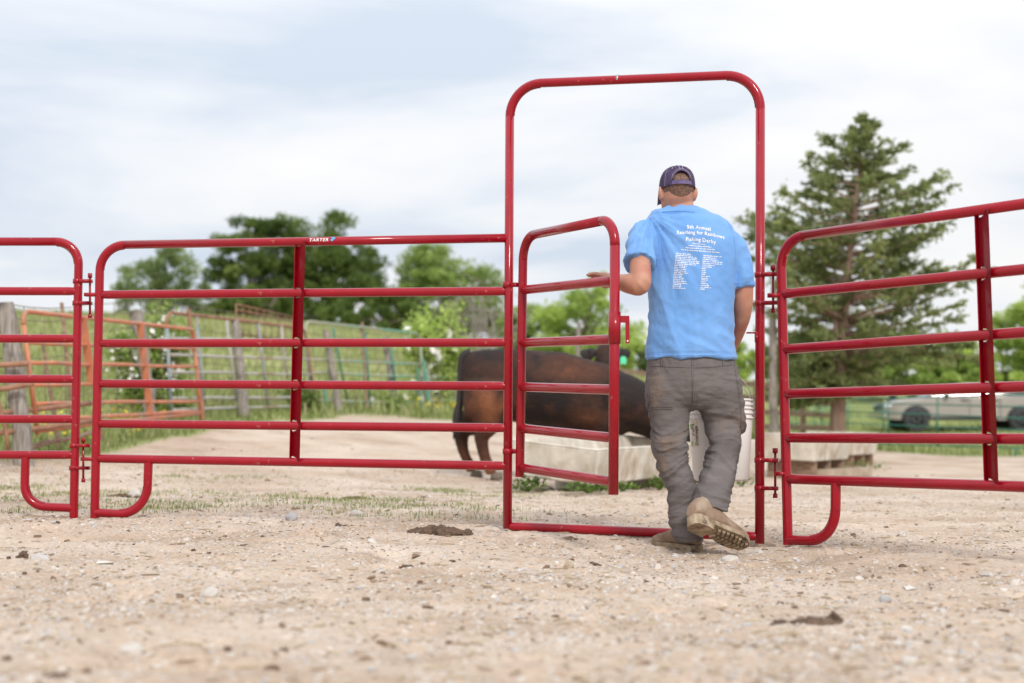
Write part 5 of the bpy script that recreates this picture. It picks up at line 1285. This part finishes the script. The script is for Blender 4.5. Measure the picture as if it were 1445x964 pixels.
# ------------------------------------------------------------------ right side: plank fence, green panels, log post
def beam(parent, name, a, b_, w_, h_, mat):
    a, b_ = Vector(a), Vector(b_); d_ = (b_ - a); x_ = d_.normalized(); z_ = Vector((0, 0, 1)); z_ = (z_ - x_ * z_.dot(x_)).normalized(); y_ = z_.cross(x_)
    bm = bmesh.new(); bmesh.ops.create_cube(bm, size=1)
    for v_ in bm.verts: v_.co = Vector((v_.co.x * d_.length, v_.co.y * w_, v_.co.z * h_))
    bmesh.ops.bevel(bm, geom=bm.edges[:], offset=min(w_, h_) * .12, segments=1, affect='EDGES'); bm.verts.index_update()
    R = Matrix((x_, y_, z_)).transposed(); c = (a + b_) / 2
    mb = MB(); mb.add([c + R @ v_.co for v_ in bm.verts], [[v_.index for v_ in f_.verts] for f_ in bm.faces]); bm.free(); return obj(name, mb, mat, parent, smooth=False)
pf = thing('plank_fence', 'brown plank fence behind the concrete troughs and the cedar trunk', 'fence', at(1134, 618, 31))
def PFQ(px, py): return at(px, py, dlerp(px, 870, 34, 1185, 30))
for (xa, ya), (xb, yb) in (((870, 523), (1068, 543)), ((1068, 543), (1186, 553)), ((870, 545), (1068, 562)), ((1068, 562.5), (1186, 570.5)), ((1068, 581), (1186, 587)), ((1068, 602), (1186, 604.5)), ((870, 566), (1068, 580.5))):
    beam(pf, 'plank', PFQ(xa + .4, ya), PFQ(xb - .4, yb), .035, .11, BROWNWOOD)
for px, ya, yb in ((872, 512, 600), (935, 520, 606), (1000, 528, 612), (1068, 535, 625), (1134, 545, 625)):
    p_, q_ = PFQ(px, yb) + Vector((0, .08, 0)), PFQ(px, ya) + Vector((0, .08, 0)); p_.z = min(p_.z, float(base_z(p_.x, p_.y)[0]) - .05); beam(pf, 'fence_upright', p_, q_, .11, .11, BROWNWOOD)
fence_post('rough log post between the red gate post and the cedar', 1093, 625, 1090, 435, 25.5, 13, WOOD, 'log_post', None, 31)
def green_panel(label, Q, x0, x1, top, rails, uprights, r=.0155):
    t_ = thing('green_panel', label, 'livestock panel', Q((x0 + x1) / 2, rails[-1][1]), 'green livestock panels')
    for ya, yb in [top] + rails:
        mb = MB(); mb.tube([Q(x0 + (x1 - x0) * k / 6, ya + (yb - ya) * k / 6) for k in range(7)], r * (.9 if (ya, yb) != top else 1), 8); obj('rail', mb, GREEN, t_)
    for px, ya, yb in uprights:
        mb = MB(); mb.tube([Q(px, ya), Q(px, yb)], r * (1.5 if px in (x0, x1) else 1.0), 8); obj('upright', mb, GREEN, t_)
    return t_
G1 = lambda px, py: at(px, py, dlerp(px, 1190, 31.5, 1456, 26.5))
green_panel('long green tube panel in front of the champagne car', G1, 1190, 1456, (563.5, 557), [(568, 574.5), (580, 591), (597, 608), (611, 622), (625, 633)], [(1190, 562, 628), (1254, 561, 630), (1323, 560, 631), (1390, 558, 633), (1456, 556, 652)])
G3 = lambda px, py: at(px, py, dlerp(px, 1190, 36, 1262, 38))
green_panel('short green tube panel farther back, left of the car\'s nose', G3, 1196, 1246, (569, 570), [(575, 575.5), (581, 581.5), (588, 588.5)], [(1196, 568, 606), (1246, 569, 606)], .012)
G4 = lambda px, py: at(px, py, dlerp(px, 1110, 40, 1180, 40))
green_panel('distant green tube panel seen through the plank fence', G4, 1112, 1178, (574, 573), [(580, 579), (586, 585), (598, 597)], [(1116, 572, 606), (1124, 573, 600), (1150, 573, 606), (1160, 572, 600), (1172, 572, 604)], .015)
mb = MB(); q_ = [at(1433, 634, 26.2), at(1433.5, 648, 26.2), at(1438, 653.5, 26.2), at(1456, 654, 26.1)]; q_ = spline([tuple(p) for p in q_], 4); mb.tube(q_, .02, 8); 
obj('panel_foot', mb, GREEN, bpy.data.objects['green_panel'])

# ------------------------------------------------------------------ the car beyond the green panels
CY_ = 44.0; cpx = CY_ / F
def car_x(px): return (px - CX) * cpx
car_z0 = float(base_z(car_x(1360), CY_)[0])
car = thing('car', 'champagne sport utility car parked on the grass behind the green panels', 'car', (car_x(1360), CY_ + .9, car_z0))
X0 = car_x(1250); Yc = CY_ + .92
CZ = .93
def C(x, y, z): return Vector((X0 + x, Yc + y, car_z0 + z * CZ + .02))
def C1(x, y, z): return Vector((X0 + x, Yc + y, car_z0 + z))
LEN = 5.15
# stations along the car: x, half width low, half width belt, z bottom, z belt
body_st = [(.0, .62, .66, .52, .86), (.06, .78, .80, .44, .93), (.25, .88, .88, .40, 1.00), (.6, .92, .91, .38, 1.06), (1.0, .93, .92, .38, 1.10), (1.35, .94, .93, .38, 1.14), (2.0, .94, .93, .38, 1.15), (3.2, .94, .93, .38, 1.16), (4.2, .94, .92, .40, 1.17), (4.85, .91, .90, .44, 1.15), (5.08, .84, .84, .48, 1.10), (5.15, .74, .76, .54, 1.0)]
mb = MB(); mb.rings([[C(x_, -wl, zb), C(x_, -wb - .01, (zb + zt) / 2), C(x_, -wb, zt - .05), C(x_, -wb * .93, zt), C(x_, 0, zt + .025), C(x_, wb * .93, zt), C(x_, wb, zt - .05), C(x_, wb + .01, (zb + zt) / 2), C(x_, wl, zb), C(x_, 0, zb - .02)] for x_, wl, wb, zb, zt in body_st]); cb_ = obj('body', mb, PAINT, car, auto=40)
cab = [(1.30, .80, .80, 1.13, 1.14), (1.62, .80, .74, 1.13, 1.36), (2.02, .82, .68, 1.13, 1.57), (2.6, .83, .68, 1.13, 1.62), (3.6, .83, .68, 1.13, 1.63), (4.5, .82, .68, 1.13, 1.60), (4.85, .80, .70, 1.13, 1.50), (5.02, .79, .77, 1.13, 1.15)]
mb = MB(); mb.rings([[C(x_, -wl, zb), C(x_, -(wl * .45 + wt * .55), zb + (zt - zb) * .55), C(x_, -wt, zt - .04), C(x_, -wt * .85, zt), C(x_, wt * .85, zt), C(x_, wt, zt - .04), C(x_, (wl * .45 + wt * .55), zb + (zt - zb) * .55), C(x_, wl, zb)] for x_, wl, wt, zb, zt in cab]); obj('cabin', mb, PAINT, car, auto=40)
def side_y(z_): return -np.interp(z_, [1.13, 1.40, 1.58], [.835, .755, .69])
for s in (1, -1):
    for pts in ([(1.78, 1.18), (2.52, 1.18), (2.52, 1.52), (2.14, 1.52)], [(2.64, 1.18), (3.42, 1.18), (3.42, 1.53), (2.64, 1.53)], [(3.66, 1.19), (4.70, 1.20), (4.55, 1.50), (3.66, 1.53)]):
        mb = MB(); fr = [C(x_, s * (side_y(z_) - .012), z_) for x_, z_ in pts]; bk = [C(x_, s * (side_y(z_) + .05), z_) for x_, z_ in pts]; mb.rings([bk, fr]); obj('window', mb, GLASS, car, smooth=False)
    for x_ in (2.58, 3.52):
        mb = MB(); mb.box(C(x_, s * -.948, .80), (.012, .006, .62)); obj('door_seam', mb, BLACKT, car, smooth=False)
    for x_ in (2.42, 3.34):
        mb = MB(); mb.box(C(x_, s * -.955, 1.04), (.20, .02, .04)); obj('door_handle', mb, BLACKT, car, smooth=False)
    mb = MB(); mb.box(C(1.86, s * -1.0, 1.20), (.10, .20, .15)); obj('mirror', mb, BLACKT, car, smooth=False)
    mb = MB(); mb.box(C(2.42, s * -.945, .44), (2.0, .02, .10)); obj('side_sill', mb, BLACKT, car, smooth=False)
    mb = MB(); mb.ball(C(.13, s * -.70, .86), (.12, .18, .10), 12, 8); obj('headlight', mb, LAMP, car)
    for x_ in (.93, 4.18):
        mb = MB(); ar = [C(x_ + math.cos(a_) * .47, s * -.925, .40 + math.sin(a_) * .47) for a_ in np.linspace(-.05, PI + .05, 17)]; ar2 = [C(x_ + math.cos(a_) * .47, s * -.948, .40 + math.sin(a_) * .47) for a_ in np.linspace(-.05, PI + .05, 17)]
        mb.rings([ar, ar2]); obj('wheel_arch', mb, BLACKT, car, smooth=False)
        mb = MB(); prof = [(.21, .12), (.36, .13), (.385, .10), (.39, 0), (.385, -.10), (.36, -.13), (.21, -.12)]
        mb.rings([[C1(x_ + math.cos(a_) * r_, s * -.87 + o_, .385 + math.sin(a_) * r_) for a_ in np.linspace(0, 2 * PI, 33)[:-1]] for r_, o_ in prof], cap=False); wh = obj('tyre', mb, RUBBER, car)
        mb = MB(); mb.rings([[C1(x_ + math.cos(a_) * .235, s * -.87 + o_, .385 + math.sin(a_) * .235) for a_ in np.linspace(0, 2 * PI, 25)[:-1]] for o_ in (-.06, .06)])
        for k in range(6):
            a_ = k * PI / 3; mb.tube([C1(x_ + math.cos(a_) * .04, s * -.965, .385 + math.sin(a_) * .04), C1(x_ + math.cos(a_) * .22, s * -.95, .385 + math.sin(a_) * .22)], .03, 6)
        o_ = obj('rim', mb, RIM, wh); o_['kind'] = 'stuff'
mb = MB(); mb.add([C(1.34, -.74, 1.185), C(1.34, .74, 1.185), C(1.97, .63, 1.57), C(1.97, -.63, 1.57), C(1.42, -.74, 1.16), C(1.42, .74, 1.16), C(2.03, .63, 1.54), C(2.03, -.63, 1.54)], [(0, 1, 2, 3), (7, 6, 5, 4), (0, 4, 5, 1), (1, 5, 6, 2), (2, 6, 7, 3), (3, 7, 4, 0)]); obj('windscreen', mb, GLASS, car, smooth=False)
mb = MB(); mb.box(C(-.02, 0, .56), (.14, 1.60, .17)); obj('bumper', mb, PAINT, car, smooth=False)
mb = MB(); mb.box(C(-.005, 0, .82), (.06, 1.0, .16)); obj('grille', mb, BLACKT, car, smooth=False)
mb = MB(); mb.box(C(5.14, 0, .56), (.14, 1.60, .17)); obj('bumper', mb, PAINT, car, smooth=False)

# ------------------------------------------------------------------ trees and bushes
QUAD = np.array([(-.5, 0, 0), (0, -.32, .06), (.5, 0, 0), (0, .32, .06)])
def leafmesh(name, P, size, mat, parent, seed, tone, elong=1.0, dirs=None):
    r_ = np.random.default_rng(seed); n = len(P)
    if dirs is None: d_ = r_.normal(0, 1, (n, 3))
    else: d_ = dirs + r_.normal(0, .35, (n, 3))
    d_ /= np.linalg.norm(d_, axis=1)[:, None] + 1e-9
    u_ = np.cross(d_, r_.normal(0, 1, (n, 3))); u_ /= np.linalg.norm(u_, axis=1)[:, None] + 1e-9; w_ = np.cross(d_, u_)
    s_ = (size * r_.uniform(.6, 1.35, n))[:, None, None]
    B = QUAD[None] * s_
    V = d_[:, None, :] * (B[..., 0:1] * elong) + u_[:, None, :] * B[..., 1:2] + w_[:, None, :] * B[..., 2:3] + P[:, None, :]
    Fs = (np.arange(4)[None] + (np.arange(n) * 4)[:, None])
    return obj(name, (V.reshape(-1, 3), Fs), mat, parent, False, tone=np.repeat(tone, 4))
def tree(name, label, px0, px1, pyt, pyb, Y, seed, mat, nclump=60, per=170, leaf=.26, bark=BARK, humps=None, trunk_r=.22, cat='tree', group='trees at the back of the pasture', fill=.62, clump=.2, base_px=None, lowcut=.12):
    r_ = np.random.default_rng(seed); c0 = at((px0 + px1) / 2 if base_px is None else base_px, pyb, Y); g = float(base_z(c0.x, Y)[0]); zb = g
    W_ = (px1 - px0) / F * Y / 2; T = at((px0 + px1) / 2, pyt, Y); H = T.z - zb; xc = T.x
    t_ = thing(name, label, cat, (c0.x, Y, zb), group)
    cl = []; tries = 0
    while len(cl) < nclump and tries < nclump * 60:
        tries += 1
        u_ = r_.uniform(-1, 1); w_ = r_.uniform(-1, 1); z_ = r_.uniform(lowcut, 1)
        if u_ * u_ + w_ * w_ > 1: continue
        top = 1 - .55 * (u_ * u_)
        if humps: top = max(hh_ * (1 - abs((u_ - hu) / hw) ** 3.2) for hu, hw, hh_ in humps)
        top *= (1 - .25 * w_ * w_)
        wid = 1.0 if z_ > .3 else .72 + z_
        if abs(u_) > wid: continue
        if z_ > top - .02: continue
        # mostly near the outside, so that the inside has gaps
        dep = max(u_ * u_ + w_ * w_, (z_ / max(top, .05)) ** 3)
        if r_.random() > .45 + fill * dep: continue
        cl.append((u_, w_, z_))
    cl = np.array(cl); C_ = np.stack([xc + cl[:, 0] * W_ * .93, Y + cl[:, 1] * W_ * .9, zb + cl[:, 2] * H], -1)
    rad = clump * min(W_, H * .6) * r_.uniform(.55, 1.3, len(cl))
    n = len(cl) * per; k = np.repeat(np.arange(len(cl)), per)
    v_ = r_.normal(0, 1, (n, 3)); v_ /= np.linalg.norm(v_, axis=1)[:, None]
    P = C_[k] + v_ * (rad[k] * r_.random(n) ** .45)[:, None] * np.array([1.15, 1.15, .72]) + r_.normal(0, .06 * W_ / 4, (n, 3))
    tone = np.clip(r_.normal(.45, .16, len(cl))[k] + r_.normal(0, .13, n), 0, 1)
    # trunk and limbs
    fork = Vector((xc * .3 + c0.x * .7, Y, zb + H * .30)); mb = MB(); lean = r_.uniform(-.1, .1) * W_
    q_ = spline([(c0.x, Y, zb - .2, trunk_r * 1.35), (c0.x + lean * .3, Y, zb + H * .15, trunk_r), (fork.x, Y, fork.z, trunk_r * .85), (xc + lean, Y, zb + H * .62, trunk_r * .5), (xc, Y, zb + H * .88, trunk_r * .15)], 4); mb.tube(q_[:, :3], q_[:, 3], 9); tr_ = obj('trunk', mb, bark, t_)
    order = np.argsort(-rad)[:min(16, len(cl))]
    for i in order:
        e_ = C_[i]; s_ = Vector((fork.x, Y, zb + H * float(np.clip(cl[i, 2] * .62, .14, .7)))); m_ = s_.lerp(Vector(e_), .55) + Vector((0, 0, H * .03))
        mb = MB(); q_ = spline([(*s_, trunk_r * .42), (*m_, trunk_r * .25), (*e_, trunk_r * .07)], 4); mb.tube(q_[:, :3], q_[:, 3], 6); obj('limb', mb, bark, tr_)
    leafmesh('crown', P, leaf, mat, t_, seed + 1, tone)
    return t_
DKL = tonemat('dark_leaf_tones', [(0.064, 0.106, 0.025), (0.12, 0.178, 0.039), (0.184, 0.254, 0.061), (0.281, 0.345, 0.099)], rough=.6, trans=0.45)
OLL = tonemat('olive_leaf_tones', [(0.14, 0.193, 0.076), (0.23, 0.294, 0.114), (0.331, 0.408, 0.166), (0.434, 0.51, 0.23)], rough=.6, trans=0.5)
MDL = tonemat('green_leaf_tones', [(0.133, 0.197, 0.047), (0.237, 0.328, 0.08), (0.356, 0.459, 0.128), (0.504, 0.604, 0.2)], rough=.6, trans=0.5)
BRL = tonemat('bright_leaf_tones', [(0.21, 0.303, 0.071), (0.359, 0.476, 0.12), (0.538, 0.662, 0.184), (0.777, 0.874, 0.31)], rough=.6, trans=0.5)
CEL = tonemat('cedar_tones', [(0.126, 0.168, 0.068), (0.226, 0.276, 0.105), (0.345, 0.396, 0.162), (0.471, 0.503, 0.217)], rough=.7, trans=0.5)
tree('broadleaf_tree', 'pale olive tree, leftmost of the tall trees behind the fence', 160, 300, 346, 478, 100, 101, OLL, 72, 153, .24, humps=[(-.45, .6, .8), (.2, .7, 1.0), (.75, .4, .7)])
tree('broadleaf_tree', 'tall dark tree left of the red brace, with the highest crown behind the fence', 282, 425, 290, 482, 106, 102, DKL, 120, 189, .27, humps=[(-.1, .8, 1.0), (.65, .6, .92)])
tree('broadleaf_tree', 'wide dark tree behind the red brace, its crown reaching past the lettering', 385, 548, 296, 482, 108, 103, DKL, 135, 189, .27, humps=[(-.5, .75, .93), (.12, .5, 1.0), (.72, .45, .78)])
tree('broadleaf_tree', 'round mid-green tree between the brace and the arch', 535, 712, 340, 482, 96, 104, MDL, 120, 171, .25, humps=[(-.15, .7, 1.0), (.6, .55, .82), (-.75, .5, .6)])
tree('broadleaf_tree', 'low dark tree filling the foot of the grove behind the grey-blue gate', 300, 470, 400, 482, 98, 105, DKL, 69, 153, .26, trunk_r=.16)
tree('broadleaf_tree', 'low dark tree filling the foot of the grove behind the pale green gate', 440, 640, 405, 486, 94, 106, DKL, 75, 153, .26, trunk_r=.16)
tree('broadleaf_tree', 'bright yellow-green tree seen through the gate leaf', 752, 905, 376, 560, 58, 107, BRL, 87, 135, .17, trunk_r=.14, fill=.5, humps=[(-.1, .8, .86), (.25, .35, 1.0), (.75, .4, .62), (-.7, .5, .7)], group='trees beyond the cattle')
tree('broadleaf_tree', 'dull green bushy tree just right of the arch\'s first post, beyond the cow', 690, 800, 425, 560, 62, 108, MDL, 60, 135, .18, trunk_r=.12, group='trees beyond the cattle')
tree('broadleaf_tree', 'low olive tree showing between the gate latch and the man', 862, 960, 484, 580, 70, 109, OLL, 54, 135, .18, trunk_r=.12, group='trees beyond the cattle')
tree('broadleaf_tree', 'low green tree behind the man and the bucket', 930, 1090, 478, 590, 72, 110, BRL, 69, 135, .18, trunk_r=.12, group='trees beyond the cattle')
tree('broadleaf_tree', 'mid-green tree behind the cedar\'s trunk', 1070, 1215, 462, 588, 62, 111, MDL, 84, 153, .18, trunk_r=.14, group='woods behind the car')
tree('broadleaf_tree', 'bright green tree right of the cedar\'s trunk, above the car\'s nose', 1190, 1330, 462, 590, 60, 112, MDL, 90, 162, .18, trunk_r=.14, group='woods behind the car')
tree('broadleaf_tree', 'bright green tree above the car\'s windscreen, left of the right brace', 1285, 1405, 470, 590, 57, 113, BRL, 84, 162, .18, trunk_r=.14, group='woods behind the car')
tree('broadleaf_tree', 'tallest bright green tree at the right edge above the car', 1382, 1520, 392, 592, 60, 114, BRL, 105, 162, .18, trunk_r=.16, humps=[(-.3, .8, .86), (.2, .7, 1.0)], group='woods behind the car')

# the cedar
CT = lambda py: np.interp(py, [153, 300, 460, 620], [1222, 1206, 1188, 1181])
ext_y = [155, 180, 200, 215, 235, 255, 275, 300, 330, 360, 380, 410, 440, 470, 500, 530, 560]
ext_l = [1220, 1207, 1196, 1160, 1152, 1140, 1112, 1084, 1074, 1064, 1060, 1056, 1062, 1072, 1085, 1095, 1120]
ext_r = [1224, 1236, 1246, 1277, 1264, 1288, 1335, 1332, 1300, 1312, 1352, 1368, 1388, 1340, 1262, 1240, 1210]
CYD = 26.0
tb_ = at(1181, 620, CYD); ced = thing('cedar_tree', 'tall ragged cedar behind the right panel, the only conifer', 'tree', (tb_.x, CYD, float(base_z(tb_.x, CYD)[0])))
mb = MB(); pts = [(*at(CT(py), py, CYD), r_) for py, r_ in ((632, .19), (600, .15), (540, .13), (460, .12), (380, .08), (300, .045), (220, .018), (160, .006))]
q_ = spline(pts, 4); mb.tube(q_[:, :3], q_[:, 3], 12); ctr = obj('trunk', mb, CEDARBARK, ced)
for (xa, ya), (xb, yb), dy in (((1187, 560), (1152, 455), .25), ((1186, 555), (1178, 430), -.2)):
    A_, B_ = at(xa, ya, CYD), at(xb, yb, CYD + dy); mb = MB(); q_ = spline([(*A_, .07), (*(A_.lerp(B_, .5) + Vector((-.03, 0, 0))), .055), (*B_, .035)], 4); mb.tube(q_[:, :3], q_[:, 3], 8); obj('stem', mb, CEDARBARK, ced)
r_ = np.random.default_rng(77); LP_, LD_, LT_ = [], [], []
nb_ = 262
for i in range(nb_):
    py = 160 + 395 * ((i + r_.random()) / nb_) ** .80
    az = r_.uniform(0, 2 * PI) if i % 3 else (0 if r_.random() < .5 else PI) + r_.normal(0, .4)
    L0 = (CT(py) - np.interp(py, ext_y, ext_l)) / F * CYD; R0 = (np.interp(py, ext_y, ext_r) - CT(py)) / F * CYD
    ca, sa = math.cos(az), math.sin(az); len_ = (R0 if ca > 0 else L0) * abs(ca) + .5 * (L0 + R0) * abs(sa); len_ *= (r_.uniform(.52, 1.06) if i % 4 else r_.uniform(.18, .45))
    p0 = at(CT(py), py, CYD); p0.z -= len_ * .2; up_ = r_.uniform(.12, .48) if py < 430 else r_.uniform(-.22, .22)
    d_ = Vector((ca, sa, 0)); m_ = p0 + d_ * len_ * .55 + Vector((0, 0, len_ * up_ * .35)); e_ = p0 + d_ * len_ + Vector((0, 0, len_ * up_))
    q_ = spline([(*p0, .008 + .012 * len_), (*m_, .005 + .006 * len_), (*e_, .004)], 5)
    if len_ > .35: mb = MB(); mb.tube(q_[:, :3], q_[:, 3], 5); obj('branch', mb, CEDARBARK, ctr)
    B_ = q_[:, :3]; ns = int(9 + 13 * len_ ** 1.1); bt_ = r_.normal(.45, .14)
    for k in range(ns):
        f = (r_.uniform(.03, 1.0) if len_ < .8 else r_.uniform(.18, 1.0) ** .75) * (len(B_) - 1); a_ = int(min(f, len(B_) - 2)); P0 = B_[a_] + (B_[a_ + 1] - B_[a_]) * (f - a_)
        side = r_.normal(0, 1, 3) * np.array([.8, .8, .55]); out = np.array(d_) * .9 + side * .8 + np.array([0, 0, .12]); out /= np.linalg.norm(out)
        sl = r_.uniform(.10, .34) * (1.15 - .45 * f / len(B_)) * min(1, .38 + len_ * .95); m = 11
        t__ = np.linspace(.1, 1, m)[:, None]
        LP_.append(P0 + out * sl * t__ + r_.normal(0, .022, (m, 3)) - np.array([0, 0, .05]) * sl * t__ ** 2); LD_.append(np.repeat(out[None], m, 0)); LT_.append(np.clip(bt_ + r_.normal(0, .1) + r_.normal(0, .1, m), 0, 1))
leafmesh('crown', np.concatenate(LP_), .068, CEL, ced, 78, np.concatenate(LT_), 1.25, np.concatenate(LD_))

# bushes by the fence
def bush(name, label, px0, px1, pyt, pyb, Y, seed, mat, n, leaf, flowers=0, fsize=.05, stems=12, open_=.3, cat='bush', lean=0.0):
    r_ = np.random.default_rng(seed); c0 = at((px0 + px1) / 2, pyb, Y); g = float(base_z(c0.x, Y)[0]); W_ = (px1 - px0) / F * Y / 2; H = at(0, pyt, Y).z - g
    t_ = thing(name, label, cat, (c0.x, Y, g)); Ps = []; Ds = []; mb = MB(); ends = []
    for k in range(stems):
        a_ = r_.uniform(0, 2 * PI); o_ = r_.uniform(.2, 1) ** .6; e_ = np.array([c0.x + math.cos(a_) * W_ * o_ + lean * W_, Y + math.sin(a_) * W_ * .8 * o_, g + H * r_.uniform(.55, 1.0) * (1.05 - .35 * o_ * o_)])
        s_ = np.array([c0.x + math.cos(a_) * W_ * .25, Y + math.sin(a_) * W_ * .2, g - .05]); m_ = s_ * .45 + e_ * .55 + np.array([0, 0, H * .15]); q_ = spline([s_, m_, e_], 6); mb = MB(); mb.tube(q_, np.linspace(.018, .004, len(q_)), 5); obj('stem', mb, BARK, t_); ends.append(q_)
    for k in range(n):
        q_ = ends[r_.integers(len(ends))]; f = r_.uniform(.12, 1.02); i_ = min(len(q_) - 1, int(f * (len(q_) - 1))); Ps.append(q_[i_] + r_.normal(0, 1, 3) * W_ * open_ * np.array([1, 1, .8]))
    P = np.array(Ps); P[:, 2] = np.maximum(P[:, 2], g + .03)
    leafmesh('foliage', P, leaf, mat, t_, seed + 1, np.clip(r_.normal(.5, .22, n), 0, 1))
    if flowers:
        cc = P[r_.integers(0, n, max(4, flowers // 12))]; FP_ = cc[r_.integers(0, len(cc), flowers)] + r_.normal(0, W_ * .16, (flowers, 3)); FP_[:, 1] -= W_ * .25
        scatter('blossoms', FP_, PET, PETF, r_.uniform(.6, 1.2, flowers) * fsize, BLOSSOM, tilt=r_.uniform(-.4, 1.6, flowers), yaw=r_.normal(0, .8, flowers), parent=t_)
    return t_
BLOSSOM = tonemat('white_blossom', [(.72, .68, .62), (.82, .80, .76)], rough=.6)
bush('flowering_bush', 'dense green bush dotted with whitish flowers behind the orange gate', 150, 268, 428, 588, 19.6, 201, MDL, 5200, .085, 420, .03, 14, .22)
bush('flowering_shrub', 'light green arching shrub with white blossoms left of the cow\'s rump', 566, 660, 405, 596, 28.6, 202, BRL, 3600, .10, 120, .085, 16, .22)
bush('bush', 'dark low bush at the foot of the grey-blue gate, right of the red brace', 396, 452, 540, 594, 23.0, 203, DKL, 900, .07, 0, .03, 8, .3)
bush('bush', 'low green bush in the grass under the flowering shrub', 520, 580, 556, 596, 26.4, 204, MDL, 700, .07, 20, .04, 8, .3)
bush('bush', 'small dark bush under the orange gate\'s far end', 228, 268, 548, 592, 18.9, 205, MDL, 500, .06, 0, .03, 7, .3)
TWIG = pmat('grey_dead_twigs', (.26, .22, .20), (.40, .35, .32), 8, rough=.9)
db = thing('dead_brush', 'grey leafless brush behind the cow\'s rump, right of the flowering shrub', 'bush', at(676, 590, 29.6))
r_ = np.random.default_rng(61); mb = MB()
for k in range(46):
    x0 = r_.uniform(640, 705); s_ = at(x0, 580, 29.6 + r_.normal(0, .3)); e_ = at(x0 + r_.normal(0, 34), r_.uniform(395, 480), 29.6 + r_.normal(0, .6)); m_ = s_.lerp(e_, .6) + Vector((r_.normal(0, .18), r_.normal(0, .1), .12))
    q_ = spline([tuple(s_), tuple(m_), tuple(e_)], 6); mb.tube(q_, np.linspace(.013, .004, len(q_)), 5)
    for j in range(5):
        i_ = r_.integers(5, len(q_)); p_ = q_[i_]; mb.tube([p_, p_ + np.array([r_.normal(0, .16), r_.normal(0, .1), r_.uniform(-.05, .22)]), p_ + np.array([r_.normal(0, .3), r_.normal(0, .2), r_.uniform(-.1, .36)])], [.006, .004, .003], 4)
obj('twigs', mb, TWIG, db, kind='stuff')
